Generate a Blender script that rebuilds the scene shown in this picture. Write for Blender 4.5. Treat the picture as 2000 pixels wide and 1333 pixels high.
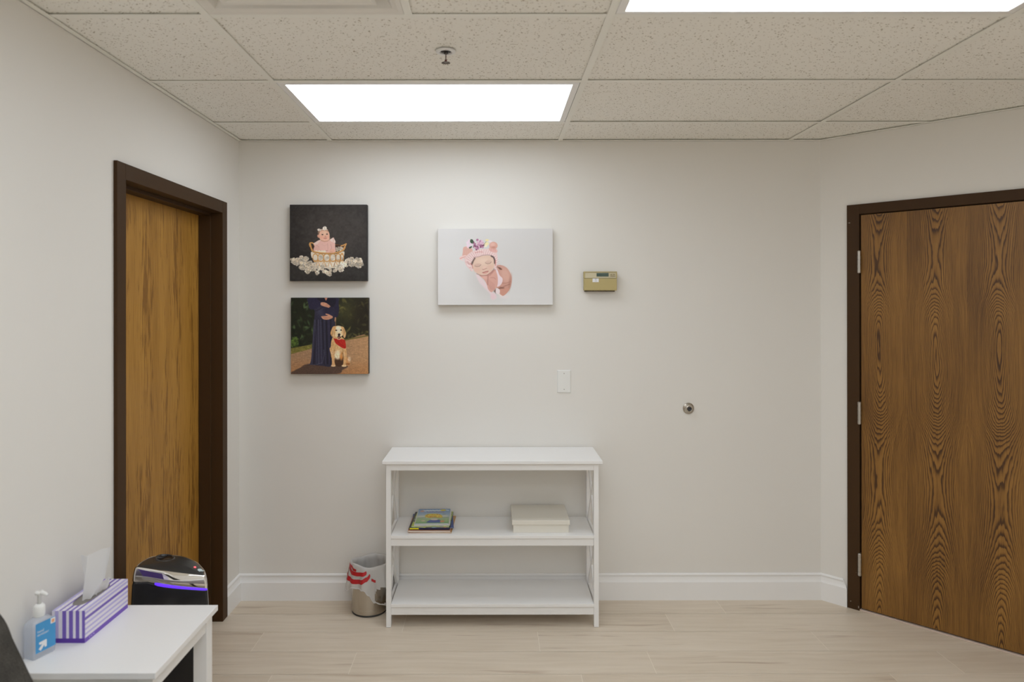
import bpy, bmesh, math, random
import numpy as np
from mathutils import Matrix, Vector

S = bpy.context.scene
C = S.collection
for o in list(bpy.data.objects):
    bpy.data.objects.remove(o)

# ---------------------------------------------------------------- camera
IMG_W, IMG_H = 2000.0, 1333.0
cam = bpy.data.cameras.new('camera')
cam.sensor_fit = 'HORIZONTAL'
cam.sensor_width = 36.0
cam.lens = 1344.2321 * 36.0 / IMG_W
cam.shift_x = (IMG_W / 2 - 964.6462) / IMG_W
cam.shift_y = (595.3481 - IMG_H / 2) / IMG_W
cam.clip_start = 0.05
cam.dof.use_dof = True
cam.dof.focus_distance = 3.35
cam.dof.aperture_fstop = 2.4
camo = bpy.data.objects.new('camera', cam)
C.objects.link(camo)
camo.location = (1.3531, -3.6591, 1.5628)
camo.rotation_euler = (1.572, 0.0012, -0.0006)
S.camera = camo

# ---------------------------------------------------------------- world and exposure
wd = bpy.data.worlds.new('world')
S.world = wd
wd.use_nodes = True
wd.node_tree.nodes['Background'].inputs[0].default_value = (1.0, 0.96, 0.9, 1)
wd.node_tree.nodes['Background'].inputs[1].default_value = 0.05
S.view_settings.view_transform = 'Standard'
S.view_settings.look = 'None'
S.view_settings.exposure = 0.0
S.view_settings.gamma = 1.0
S.view_settings.use_curve_mapping = False
S.cycles.max_bounces = 16
S.cycles.diffuse_bounces = 10

LIGHT = 4.6                     # radiance of the ceiling panels
LIGHT_COL = (0.922, 1.0, 1.085)

# ---------------------------------------------------------------- dimensions
HC = 2.438                      # ceiling
XR = 3.0922                     # where the back wall meets the angled wall
GA, GY, G = 0.4885, -0.3611, 1.2192
ROOM_Y = -6.0                   # wall behind the viewer
ANG_L = 1.30                    # length of the angled wall
XE = XR + ANG_L * math.sqrt(.5)
YE = -ANG_L * math.sqrt(.5)

# ---------------------------------------------------------------- helpers
INV = {}                        # object name -> matrix from world into the object's own space


def srgb(r, g, b, k=1.0):
    f = lambda c: ((c / 255 + .055) / 1.055) ** 2.4 if c > 10.3 else c / 255 / 12.92
    return (f(r) * k, f(g) * k, f(b) * k)


def lin(a):
    a = np.asarray(a, float) / 255
    return np.where(a > .04045, ((a + .055) / 1.055) ** 2.4, a / 12.92)


def tag(o, label=None, cat=None, group=None, kind=None):
    if label: o['label'] = label
    if cat: o['category'] = cat
    if group: o['group'] = group
    if kind: o['kind'] = kind
    return o


def thing(name, label, cat, loc=(0, 0, 0), rotz=0.0, group=None, kind=None):
    o = bpy.data.objects.new(name, None)
    o.empty_display_size = 0.1
    C.objects.link(o)
    o.location = loc
    o.rotation_euler = (0, 0, rotz)
    INV[o.name] = (Matrix.Translation(loc) @ Matrix.Rotation(rotz, 4, 'Z')).inverted()
    return tag(o, label, cat, group, kind)


def link(name, me, mat, parent=None, local=False):
    """One mesh object; unless local, its vertices are given in world space."""
    o = bpy.data.objects.new(name, me)
    C.objects.link(o)
    if mat is not None:
        for m in (mat if isinstance(mat, (list, tuple)) else [mat]):
            me.materials.append(m)
    inv = Matrix.Identity(4)
    if parent is not None:
        inv = INV.get(parent.name, inv)
        o.parent = parent
        if not local:
            me.transform(inv)
    INV[o.name] = inv
    return o


def obj(name, bm, mat, parent=None, bevel=0.0, seg=2, smooth=False, local=False, sub=0, solid=0.0):
    if smooth:
        for f in bm.faces:
            f.smooth = True
    bmesh.ops.recalc_face_normals(bm, faces=bm.faces[:])
    me = bpy.data.meshes.new(name)
    bm.to_mesh(me)
    bm.free()
    o = link(name, me, mat, parent, local)
    if solid:
        m = o.modifiers.new('solid', 'SOLIDIFY'); m.thickness = solid
    if bevel:
        m = o.modifiers.new('bevel', 'BEVEL'); m.width = bevel; m.segments = seg
        m.limit_method = 'ANGLE'; m.angle_limit = math.radians(40)
    if sub:
        m = o.modifiers.new('sub', 'SUBSURF'); m.levels = sub; m.render_levels = sub
    return o


def B():
    return bmesh.new()


def box(bm, x0, x1, y0, y1, z0, z1, mtx=None, mi=0):
    v = [bm.verts.new((x, y, z)) for x in (x0, x1) for y in (y0, y1) for z in (z0, z1)]
    if mtx is not None:
        for q in v: q.co = mtx @ q.co
    for f in ((0, 1, 3, 2), (4, 6, 7, 5), (0, 4, 5, 1), (2, 3, 7, 6), (0, 2, 6, 4), (1, 5, 7, 3)):
        bm.faces.new([v[i] for i in f]).material_index = mi
    return v


def boxes(*ls):
    bm = B()
    for l in ls: box(bm, *l)
    return bm


def lathe(bm, prof, c=(0, 0, 0), n=48, mtx=None, close=False):
    """Turn a (radius, height) outline about the vertical through c."""
    rows = []
    for r, z in prof:
        if r < 1e-6:
            rows.append([bm.verts.new((c[0], c[1], c[2] + z))])
        else:
            rows.append([bm.verts.new((c[0] + r * math.cos(2 * math.pi * i / n), c[1] + r * math.sin(2 * math.pi * i / n), c[2] + z)) for i in range(n)])
    for a, b in zip(rows[:-1], rows[1:]):
        for i in range(n):
            j = (i + 1) % n
            f = [a[i % len(a)], a[j % len(a)], b[j % len(b)], b[i % len(b)]]
            g = []
            for q in f:
                if q not in g: g.append(q)
            if len(g) > 2: bm.faces.new(g)
    if mtx is not None:
        for r in rows:
            for q in r: q.co = mtx @ q.co
    return rows


def loft(bm, loops, cap0=True, cap1=True, closed=True):
    rows = [[bm.verts.new(p) for p in lp] for lp in loops]
    n = len(rows[0])
    for a, b in zip(rows[:-1], rows[1:]):
        for i in range(n if closed else n - 1):
            j = (i + 1) % n
            bm.faces.new((a[i], a[j], b[j], b[i]))
    if cap0: bm.faces.new(rows[0][::-1])
    if cap1: bm.faces.new(rows[-1])
    return rows


def extrude_profile(bm, prof, p0, p1, out, cap=True):
    """Sweep a (depth, height) outline from p0 to p1 (floor points); out is the unit way off the wall at each end."""
    o0, o1 = out
    loops = [[(p[0] + o[0] * d, p[1] + o[1] * d, z) for d, z in prof] for p, o in ((p0, o0), (p1, o1))]
    loft(bm, loops, cap, cap)


def tube(bm, pts, r, n=10):
    pts = [Vector(p) for p in pts]
    loops = []
    for i, p in enumerate(pts):
        t = (pts[min(i + 1, len(pts) - 1)] - pts[max(i - 1, 0)]).normalized()
        a = t.orthogonal().normalized() if i == 0 else (a0 - a0.dot(t) * t).normalized()
        a0 = a
        b = t.cross(a)
        rr = r[i] if isinstance(r, (list, tuple)) else r
        loops.append([p + rr * (math.cos(2 * math.pi * k / n) * a + math.sin(2 * math.pi * k / n) * b) for k in range(n)])
    loft(bm, loops)


# ---------------------------------------------------------------- materials
def mat(name, col, rough=0.5, metal=0.0, spec=0.5, emit=None, estr=0.0, alpha=1.0, trans=0.0, coat=0.0):
    m = bpy.data.materials.new(name)
    m.use_nodes = True
    b = m.node_tree.nodes['Principled BSDF']
    b.inputs['Base Color'].default_value = (*col, 1)
    b.inputs['Roughness'].default_value = rough
    b.inputs['Metallic'].default_value = metal
    b.inputs['Specular IOR Level'].default_value = spec
    b.inputs['Alpha'].default_value = alpha
    b.inputs['Transmission Weight'].default_value = trans
    b.inputs['Coat Weight'].default_value = coat
    if emit:
        b.inputs['Emission Color'].default_value = (*emit, 1)
        b.inputs['Emission Strength'].default_value = estr
    return m


class V:
    """Tiny arithmetic on shader sockets."""
    def __init__(s, nt, k): s.nt, s.k = nt, k

    def op(s, o, *a):
        n = s.nt.nodes.new('ShaderNodeMath'); n.operation = o
        for i, x in enumerate((s,) + a):
            if isinstance(x, V): s.nt.links.new(x.k, n.inputs[i])
            else: n.inputs[i].default_value = x
        return V(s.nt, n.outputs[0])

    def __add__(s, o): return s.op('ADD', o)
    def __sub__(s, o): return s.op('SUBTRACT', o)
    def __mul__(s, o): return s.op('MULTIPLY', o)
    def __truediv__(s, o): return s.op('DIVIDE', o)
    __radd__ = __add__
    __rmul__ = __mul__


def coords(m):
    nt = m.node_tree
    t = nt.nodes.new('ShaderNodeTexCoord')
    sp = nt.nodes.new('ShaderNodeSeparateXYZ')
    nt.links.new(t.outputs['Object'], sp.inputs[0])
    return nt, V(nt, sp.outputs[0]), V(nt, sp.outputs[1]), V(nt, sp.outputs[2])


def vec(nt, x, y, z):
    n = nt.nodes.new('ShaderNodeCombineXYZ')
    for i, q in enumerate((x, y, z)):
        if isinstance(q, V): nt.links.new(q.k, n.inputs[i])
        else: n.inputs[i].default_value = q
    return n.outputs[0]


def noise(nt, v, scale=1.0, detail=3.0, rough=0.5):
    n = nt.nodes.new('ShaderNodeTexNoise')
    n.inputs['Scale'].default_value = scale
    n.inputs['Detail'].default_value = detail
    n.inputs['Roughness'].default_value = rough
    nt.links.new(v, n.inputs['Vector'])
    return V(nt, n.outputs[0])


def ramp(nt, f, stops, interp='LINEAR'):
    n = nt.nodes.new('ShaderNodeValToRGB')
    n.color_ramp.interpolation = interp
    e = n.color_ramp.elements
    while len(e) < len(stops): e.new(0.5)
    for q, (p, c) in zip(e, stops):
        q.position = p
        q.color = (*c, 1) if len(c) == 3 else c
    nt.links.new(f.k, n.inputs[0])
    return n.outputs[0]


def mixc(nt, f, a, b, mode='MIX'):
    n = nt.nodes.new('ShaderNodeMix')
    n.data_type = 'RGBA'; n.blend_type = mode
    for s, q in ((n.inputs[0], f), (n.inputs[6], a), (n.inputs[7], b)):
        if isinstance(q, V): nt.links.new(q.k, s)
        elif isinstance(q, (int, float)): s.default_value = q
        elif isinstance(q, tuple): s.default_value = (*q, 1)
        else: nt.links.new(q, s)
    return n.outputs[2]


def setcol(m, sock):
    m.node_tree.links.new(sock, m.node_tree.nodes['Principled BSDF'].inputs['Base Color'])
    return m


def bump(m, h, strength=0.2, dist=0.002):
    nt = m.node_tree
    n = nt.nodes.new('ShaderNodeBump')
    n.inputs['Strength'].default_value = strength
    n.inputs['Distance'].default_value = dist
    nt.links.new(h.k, n.inputs['Height'])
    nt.links.new(n.outputs[0], nt.nodes['Principled BSDF'].inputs['Normal'])
    return m


def attr_mat(name, rough=0.5, spec=0.4, coat=0.0):
    m = mat(name, (1, 1, 1), rough, 0, spec, coat=coat)
    n = m.node_tree.nodes.new('ShaderNodeVertexColor')
    n.layer_name = 'print'
    return setcol(m, n.outputs[0])


# painted wall: eggshell with a faint roller texture
M_wall = mat('wall_paint', (0.765, 0.745, 0.708), 0.55, 0, 0.35)
nt, X, Y, Z = coords(M_wall)
bump(M_wall, noise(nt, vec(nt, X, Y, Z), 260, 3), 0.06, 0.001)

M_ceil = mat('ceiling_tile', (0.7, 0.67, 0.62), 0.95, 0, 0.1)
nt, X, Y, Z = coords(M_ceil)
warp = noise(nt, vec(nt, X, Y, 0.0), 30, 2) * 0.012
vo = nt.nodes.new('ShaderNodeTexVoronoi')
vo.inputs['Scale'].default_value = 1.0
nt.links.new(vec(nt, (X + warp) * 100, (Y + warp) * 145, 0.0), vo.inputs['Vector'])
size = noise(nt, vec(nt, X, Y, 2.0), 75, 2)
pit = V(nt, vo.outputs['Distance']) - (size - 0.335) * 0.95
setcol(M_ceil, ramp(nt, pit * 1.0 + 0.5, [(0.0, srgb(134, 122, 104)), (0.47, srgb(158, 147, 129)), (0.56, (0.875, 0.86, 0.815)), (1, (0.885, 0.87, 0.825))]))
bump(M_ceil, noise(nt, vec(nt, X, Y, Z), 90, 4) + (pit * 3).op('MINIMUM', 0.4), 0.35, 0.003)

M_grid = mat('ceiling_grid_paint', (0.87, 0.865, 0.815), 0.5, 0, 0.4)
M_void = mat('dark_cavity', (0.02, 0.018, 0.016), 0.9)
M_white = mat('white_trim_paint', (0.85, 0.845, 0.84), 0.38, 0, 0.45)
M_lam = mat('white_laminate', (0.84, 0.836, 0.832), 0.34, 0, 0.45)
M_frame = mat('brown_frame_paint', srgb(66, 46, 26), 0.5, 0, 0.16)
nt, X, Y, Z = coords(M_frame)
bump(M_frame, noise(nt, vec(nt, X, Y, Z), 180, 2), 0.05, 0.001)
M_steel = mat('brushed_steel', (0.54, 0.50, 0.44), 0.24, 1.0)
M_hinge = mat('hinge_nickel', (0.50, 0.47, 0.43), 0.35, 0.9)
M_chrome = mat('chrome', (0.86, 0.84, 0.82), 0.04, 1.0)
M_black = mat('black_gloss_plastic', (0.012, 0.012, 0.014), 0.22, 0, 0.5)
M_lid = mat('black_lid_plastic', (0.03, 0.029, 0.028), 0.28, 0, 0.5)


def cathedral_oak():
    """Veneer leaves of flat-sawn oak: growth rings cut by a plane whose depth wanders along the leaf."""
    m = mat('cathedral_oak_veneer', (0.2, 0.12, 0.05), 0.42, 0, 0.4)
    nt, X, Y, Z = coords(m)
    leaf = ((X - 0.160) / 0.247)
    k = leaf.op('FLOOR')
    wob = noise(nt, vec(nt, k * 7.3, 0.0, Z * 1.3), 1, 2) - 0.5
    u = (leaf - k - 0.5) * 0.247 + wob * 0.05 + (k - 1) * -0.0025
    rnd = noise(nt, vec(nt, k * 3.7 + 1.2, 5.1, 0.3), 1, 0) - 0.5
    zz = (Z + rnd * 0.09 + (noise(nt, vec(nt, k * 2.1, 3.0, Z * 2.5), 1, 1) - 0.5) * 0.08) / 2.1
    fc = nt.nodes.new('ShaderNodeFloatCurve')
    cv = fc.mapping.curves[0]
    pts = [(0, 0.0), (0.1, 0.28), (0.30, 0.98), (0.35, 0.98), (0.50, 0.36), (0.575, 0.07), (0.63, 0.0), (0.69, 0.06), (0.80, 0.62), (0.845, 0.66), (1.0, 0.05)]
    while len(cv.points) < len(pts): cv.points.new(0.5, 0.5)
    for q, p in zip(cv.points, pts): q.location = p
    fc.mapping.update()
    nt.links.new(zz.k, fc.inputs['Value'])
    d = V(nt, fc.outputs[0]) * 0.068 + 0.014
    jag = (noise(nt, vec(nt, X * 75, 0.0, Z * 9), 1, 2, 0.55) - 0.5) * 0.0046
    slow = (noise(nt, vec(nt, X * 9, k * 4.0, Z * 2.2), 1, 2) - 0.5) * 0.016
    r = (u * u * 0.78 + d * d).op('SQRT') + jag + slow
    ph = r / 0.0040
    fr = ph.op('FRACT')
    ring = V(nt, ramp(nt, fr, [(0.0, (0, 0, 0)), (0.10, (0.0,) * 3), (0.36, (0.7,) * 3), (0.66, (1,) * 3), (0.88, (0.9,) * 3), (1.0, (0.05,) * 3)]))
    side = ((u.op('ABSOLUTE') - 0.022) / 0.050).op('MAXIMUM', 0.0).op('MINIMUM', 1.0)
    ring = ring + (ring * -1.0 + 0.62) * side * 0.62
    each = noise(nt, vec(nt, ph.op('FLOOR') * 1.7, k * 3.0, 0.5), 1, 0)
    ring = (ring + (each - 0.35) * 0.4).op('MINIMUM', 1.0)
    pore = noise(nt, vec(nt, X * 420, 0.0, Z * 5), 1, 3, 0.65)
    mott = noise(nt, vec(nt, X * 6, k * 9.0, Z * 1.6), 1, 3)
    tone = ring * 0.58 + pore * 0.78 + (mott - 0.5) * 0.5 + (rnd) * 0.5 + u * 0.40 - 0.25
    setcol(m, ramp(nt, tone, [(0.0, srgb(62, 37, 12)), (0.25, srgb(84, 53, 19)), (0.55, srgb(130, 91, 39)), (0.85, srgb(156, 113, 53)), (1.0, srgb(168, 124, 63))]))
    bump(m, tone, 0.08, 0.0005)
    return m


def flecked_oak():
    """Quieter straight-grained oak with dark upright flecks."""
    m = mat('flecked_oak_veneer', (0.2, 0.12, 0.05), 0.45, 0, 0.35)
    nt, X, Y, Z = coords(m)
    warp = (noise(nt, vec(nt, Y * 6, 0.0, Z * 1.2), 1, 2) - 0.5) * 0.06
    y = Y + warp
    base = noise(nt, vec(nt, y * 9, 1.0, Z * 0.7), 1, 3)
    fine = noise(nt, vec(nt, y * 260, 3.0, Z * 5), 1, 3, 0.6)
    fl = noise(nt, vec(nt, y * 85, 7.0, Z * 6.5), 1, 3, 0.6)
    area = noise(nt, vec(nt, y * 11, 9.0, Z * 1.1), 1, 2)
    dark = ((fl - 0.535 + (area - 0.5) * 0.8) * 10).op('MAXIMUM', 0.0).op('MINIMUM', 1.0)
    tone = base * 0.45 + fine * 0.6
    c = ramp(nt, tone, [(0.25, srgb(122, 83, 30)), (0.5, srgb(166, 120, 50)), (0.75, srgb(192, 145, 68))])
    setcol(m, mixc(nt, dark * 0.72, c, mixc(nt, 1.0, c, (0.42, 0.34, 0.28), 'MULTIPLY')))
    return m


M_oak = cathedral_oak()
M_oak2 = flecked_oak()

M_floor = mat('pale_oak_plank', (0.6, 0.5, 0.4), 0.42, 0, 0.4)
nt, X, Y, Z = coords(M_floor)
at = nt.nodes.new('ShaderNodeAttribute'); at.attribute_name = 'plank'
sp = nt.nodes.new('ShaderNodeSeparateXYZ'); nt.links.new(at.outputs['Vector'], sp.inputs[0])
pa, pb = V(nt, sp.outputs[0]), V(nt, sp.outputs[1])
xs, ys = X + pa * 13.0, Y + pb * 7.0
wv = (noise(nt, vec(nt, xs * 1.6, ys * 3, 0.0), 1, 2) - 0.5) * 0.08
grain = noise(nt, vec(nt, xs * 2.6, (ys + wv) * 42, 0.0), 1, 4, 0.55)
streak = noise(nt, vec(nt, xs * 1.7, (ys + wv) * 26, 4.0), 1, 3, 0.5)
mark = ((streak - 0.62) * 9).op('MAXIMUM', 0.0).op('MINIMUM', 1.0)
tone = grain * 0.8 + (pa - 0.5) * 0.22 + (noise(nt, vec(nt, xs * 1.3, ys * 5, 1.0), 1, 2) - 0.5) * 0.4
c = ramp(nt, tone, [(0.15, srgb(204, 189, 169)), (0.45, srgb(216, 203, 185)), (0.75, srgb(226, 214, 198))])
setcol(M_floor, mixc(nt, mark * 0.45, c, srgb(150, 120, 96)))
bump(M_floor, grain, 0.05, 0.0006)
M_grout = mat('plank_joint', srgb(232, 222, 206), 0.7)

M_panel = mat('light_diffuser', (0.9, 0.9, 0.9), 0.6, 0, 0.3, LIGHT_COL, LIGHT)
M_print = attr_mat('printed_canvas', 0.55, 0.3)
M_glossprint = attr_mat('printed_card', 0.3, 0.45)

# ---------------------------------------------------------------- room shell
R45 = -math.pi / 4


def struct(name, bm, m, parent=None, **k):
    o = obj(name, bm, m, parent, **k)
    if parent is None: o['kind'] = 'structure'
    return o


# floor planks: rows run along the back wall
bm = B()
lay = bm.verts.layers.float_vector.new('plank')
random.seed(4)
ROW0, PW, PL = 0.015, 0.1895, 1.3065
starts = {0: 2.529, 1: 2.220, 2: 0.255, 3: 0.736, 4: 0.415}
i = 0
while True:
    y1 = ROW0 - i * PW
    y0 = y1 - PW
    if y1 < ROOM_Y: break
    s = starts.get(i, random.uniform(0, PL))
    x = s - PL * math.ceil((s + 0.3) / PL)
    while x < XE + 0.2:
        t = (random.random(), random.random(), random.random())
        g = 0.0015
        vs = [bm.verts.new(p) for p in ((x + g, y0 + g, 0), (x + PL - g, y0 + g, 0), (x + PL - g, y1 - g, 0), (x + g, y1 - g, 0))]
        for v in vs: v[lay] = t
        bm.faces.new(vs)
        x += PL
    i += 1
for f in box(bm, -0.3, XE + 0.2, ROOM_Y - 0.2, 0.2, -0.05, -0.0008): pass
for f in bm.faces[-6:]: f.material_index = 1
struct('floor', bm, [M_floor, M_grout])

# walls
T = 0.12
struct('wall_back', boxes((-T, XR + 0.2, 0, T, 0, HC + 0.1)), M_wall)
DY0, DY1, DZ = -1.152, -0.252, 2.026            # left door opening
struct('wall_left', boxes((-T, 0, DY1, 0.0, 0, HC + 0.1), (-T, 0, DY0, DY1, DZ, HC + 0.1), (-T, 0, ROOM_Y, DY0, 0, HC + 0.1)), M_wall)
# angled wall in its own frame: x along the wall, y into it
RX0, RX1, RZ = 0.190, 1.115, 2.030


def angled(name, bm, m, parent=None, **k):
    o = struct(name, bm, m, parent, local=True, **k)
    if parent is None:
        o.location = (XR, 0, 0); o.rotation_euler = (0, 0, R45)
        INV[o.name] = (Matrix.Translation((XR, 0, 0)) @ Matrix.Rotation(R45, 4, 'Z')).inverted()
    return o


angled('wall_right', boxes((0, RX0, 0, T, 0, HC + 0.1), (RX0, RX1, 0, T, RZ, HC + 0.1), (RX1, ANG_L + 0.05, 0, T, 0, HC + 0.1)), M_wall)
struct('wall_far_right', boxes((XE, XE + T, ROOM_Y, YE + 0.03, 0, HC + 0.1)), M_wall)
struct('wall_front', boxes((-T, XE + T, ROOM_Y - T, ROOM_Y, 0, HC + 0.1)), M_wall)

# ceiling: lay-in tiles, with openings for the lamps and the air diffuser
lamps = [(GA, GY - 0.6096), (GA + G, GY - 0.6096 * 3), (GA, GY - 0.6096 * 4), (GA + G, GY - 0.6096 * 6),
         (GA, GY - 0.6096 * 6), (GA, GY - 0.6096 * 8), (GA + G, GY - 0.6096 * 8)]  # all but the first pair are unseen, added to brighten the room
VX0, VX1, VY0, VY1 = GA, GA + G / 2, GY - 4 * 0.6096 + 0.6096, GY - 2 * 0.6096
random.seed(9)
bm = B()
colx = [GA - G, GA, GA + G, GA + 2 * G, GA + 3 * G]
rowy = [0.0] + [GY - 0.6096 * j for j in range(11)]
for a, b in zip(colx[:-1], colx[1:]):
    for y1, y0 in zip(rowy[:-1], rowy[1:]):
        if any(abs(a - lx) < .1 and abs(y0 - ly) < .1 for lx, ly in lamps): continue
        x0, x1 = max(a, 0.0), b
        if abs(a - GA) < .1 and abs(y0 - VY0) < .1: x0 = VX1
        l = random.uniform(0.002, 0.006)
        box(bm, x0 + .004, x1 - .004, y0 + .004, y1 - .004, HC + 0.0012 + l, HC + 0.018)
struct('ceiling', bm, M_ceil)
bm = B()
box(bm, -T, XE + T + .7, ROOM_Y - T, T, HC + 0.12, HC + 0.16)
struct('trim_4', bm, M_void)
bm = B()
for x in colx[1:]:
    box(bm, x - .012, x + .012, ROOM_Y, 0, HC, HC + .0012)
    box(bm, x - .0015, x + .0015, ROOM_Y, 0, HC + .001, HC + .025)
for y in rowy[1:]:
    for a, b in zip(colx[:-1], colx[1:]):
        box(bm, max(a + .0122, 0), b - .0122, y - .012, y + .012, HC + .0002, HC + .0014)
        box(bm, max(a + .0122, 0), b - .0122, y - .0015, y + .0015, HC + .0012, HC + .022)
box(bm, VX1 - .012, VX1 + .012, VY0 + .012, VY1 - .012, HC, HC + .0012)
struct('trim_1', bm, M_grid)
bm = B()                                     # wall angle round the edge of the ceiling
box(bm, 0, XR, -.020, -0.0, HC - .0014, HC - .0002)
box(bm, 0, XR, -.0015, 0, HC - .0014, HC + .02)
box(bm, 0, .020, ROOM_Y, -.0200, HC - .0014, HC - .0002)
box(bm, 0, .0015, ROOM_Y, -.0200, HC - .0014, HC + .02)
mt = Matrix.Translation((XR, 0, 0)) @ Matrix.Rotation(R45, 4, 'Z')
box(bm, -.004, ANG_L, -.020, 0, HC - .0016, HC - .0003, mt)
box(bm, 0, ANG_L, -.0015, 0, HC - .0016, HC + .02, mt)
struct('trim_2', bm, M_grid)

# baseboards
BP = [(0, 0), (.0155, 0), (.0155, .0945), (.0145, .0975), (.0122, .0990), (.0090, .107), (.0066, .117), (.0056, .1245), (.0086, .1270), (.0100, .1305), (.0094, .1345), (.0066, .1380), (.003, .1395), (0, .1395)]
q = math.tan(math.pi / 8)
bm = B()
extrude_profile(bm, BP, (0, 0), (XR, 0), ((1, -1), (-q, -1)))
struct('baseboard_back', bm, M_white)
bm = B()
extrude_profile(bm, BP, (0, DY1 + .058), (0, 0), ((1, 0), (1, -1)))
extrude_profile(bm, BP, (0, ROOM_Y), (0, DY0 - .056), ((1, 0), (1, 0)))
struct('baseboard_left', bm, M_white)
bm = B()
loops = []
for x, sk in ((0, q), (.131, 0.0)):
    loops.append([(x + (sk * d if x == 0 else 0), -d, z) for d, z in BP])
# the cut end: the moulded cap stops short and runs back to the frame
loops[1] = [(.134 + (-.003 - .020 * max(0, (z - .098)) / .0415 if z > .096 else 0), -d, z) for d, z in BP]
loft(bm, loops)
angled('baseboard_right', bm, M_white)

# ---------------------------------------------------------------- left door (recessed, dark frame)
bm = boxes((-.141, -.100, DY0 + .014, DY1 - .014, .008, DZ - .014))
d1 = struct('door_1', bm, M_oak2)
tag(d1, 'flecked oak veneer door set back in a dark brown frame in the left wall')
bm = B()
P_ = .014
FW = .056
box(bm, 0, P_, DY0 - FW, DY0, 0, DZ + FW)
box(bm, 0, P_, DY1, DY1 + FW, 0, DZ + FW)
box(bm, 0, P_, DY0, DY1, DZ, DZ + FW)
box(bm, -T - .02, P_, DY0 - .001, DY0 + .003, 0, DZ)
box(bm, -T - .02, P_, DY1 - .003, DY1 + .001, 0, DZ)
box(bm, -T - .02, P_, DY0 + .003, DY1 - .003, DZ - .003, DZ + .001)
obj('door_frame', bm, M_frame, d1, bevel=.0012)
bm = B()
box(bm, -.099, -.042, DY0 + .003, DY0 + .018, 0, DZ - .003)
box(bm, -.099, -.042, DY1 - .018, DY1 - .003, 0, DZ - .003)
box(bm, -.099, -.042, DY0 + .018, DY1 - .018, DZ - .018, DZ - .003)
obj('door_stop_strip', bm, M_frame, d1, bevel=.001)

# ---------------------------------------------------------------- right door (oak, hinged, in the angled wall)
d2 = angled('door_2', boxes((.2005, 1.102, -.004, .040, .014, 2.022)), M_oak)
tag(d2, 'large cathedral-grain oak door with three hinges in the angled right wall')
bm = B()
box(bm, .135, RX0 + .004, -.012, 0, 0, 2.078)
box(bm, RX1 - .008, RX1 + .048, -.012, 0, 0, 2.078)
box(bm, RX0 + .004, RX1 - .008, -.012, 0, 2.028, 2.078)
box(bm, RX0 - .001, RX0 + .004, 0, T, 0, 2.028)
box(bm, RX1 - .008, RX1 + .001, 0, T, 0, 2.028)
box(bm, RX0 + .004, RX1 - .008, 0, T, 2.026, RZ + .001)
box(bm, RX0 + .004, RX0 + .016, .045, .075, 0, 2.026)
box(bm, RX1 - .020, RX1 - .008, .045, .075, 0, 2.026)
box(bm, RX0 + .016, RX1 - .020, .045, .075, 2.014, 2.026)
obj('door_frame', bm, M_frame, d2, bevel=.0012, local=True)
for z0 in (1.724, .953, .180):
    bm = B()
    h = .117
    prof = [(0, 0), (.006, .001), (.0082, .004)]
    for k in range(1, 5):
        zk = h * k / 5
        prof += [(.0082, zk - .0014), (.0066, zk - .0012), (.0066, zk + .0012), (.0082, zk + .0014)]
    prof += [(.0082, h - .004), (.006, h - .001), (0, h)]
    lathe(bm, prof, (.1955, -.0185, z0), 20)
    box(bm, .1935, .1975, -.014, -.003, z0 + .001, z0 + h - .001)
    tag(obj('hinge', bm, M_hinge, d2, local=True), 'brushed grey steel hinge knuckle')
bm = boxes((.192, 1.108, -.012, .11, 0, .0075))
M_thr = mat('threshold_strip', srgb(205, 186, 172), 0.35, 0, 0.5)
angled('trim_3', bm, M_thr, bevel=.002)

# scuffs on the right frame
bm = B()
for x, z, w, h in ((.142, 1.985, .009, .003), (.147, 1.983, .004, .006), (.149, .035, .004, .005), (.186, .012, .004, .012), (.176, .19, .002, .002)):
    box(bm, x, x + w, -.0124, -.0121, z, z + h)
obj('paint_chip', bm, mat('bare_scuff', srgb(140, 130, 120), .7), d2, local=True)

# ---------------------------------------------------------------- ceiling lamps: the visible pair, then unseen fill panels added for brightness
LL = ['flat glowing ceiling light panel above the framed photographs near the back wall',
      'flat glowing ceiling light panel at the top right edge of the view',
      'added unseen fill panel in the ceiling overhead on the left, in line with the viewer',
      'added unseen fill panel in the ceiling behind the viewer on the right side',
      'added unseen fill panel in the ceiling behind the viewer on the left side',
      'added unseen fill panel in the ceiling nearest the left corner behind the viewer',
      'added unseen fill panel in the ceiling nearest the right corner behind the viewer']
for (lx, ly), lb in zip(lamps, LL):
    t = thing('ceiling_light', lb, 'light', (lx + G / 2, ly + .3048, HC), group='flat light panels in the suspended ceiling')
    x0, x1, y0, y1 = lx + .0135, lx + G - .0135, ly + .0135, ly + .6096 - .0135
    bm = B()
    w = .026
    box(bm, x0, x1, y0, y0 + w, HC + .0002, HC + .010)
    box(bm, x0, x1, y1 - w * .6, y1, HC + .0002, HC + .010)
    box(bm, x0, x0 + w, y0 + w, y1 - w * .6, HC + .0002, HC + .010)
    box(bm, x1 - w, x1, y0 + w, y1 - w * .6, HC + .0002, HC + .010)
    obj('frame', bm, M_white, t, bevel=.001)
    obj('diffuser', boxes((x0 + w, x1 - w, y0 + w, y1 - w * .6, HC + .004, HC + .012)), M_panel, t)

# air diffuser: nested square cones
t = thing('ceiling_vent', 'square stepped white air vent in the ceiling at the upper left', 'vent', ((VX0 + VX1) / 2, (VY0 + VY1) / 2, HC))
cx, cy = (VX0 + VX1) / 2, (VY0 + VY1) / 2
M_vent = mat('vent_enamel', (0.78, 0.755, 0.71), .45, 0, .4)


def sq(h, z):
    return [(cx - h, cy - h, z), (cx + h, cy - h, z), (cx + h, cy + h, z), (cx - h, cy + h, z)]


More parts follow.
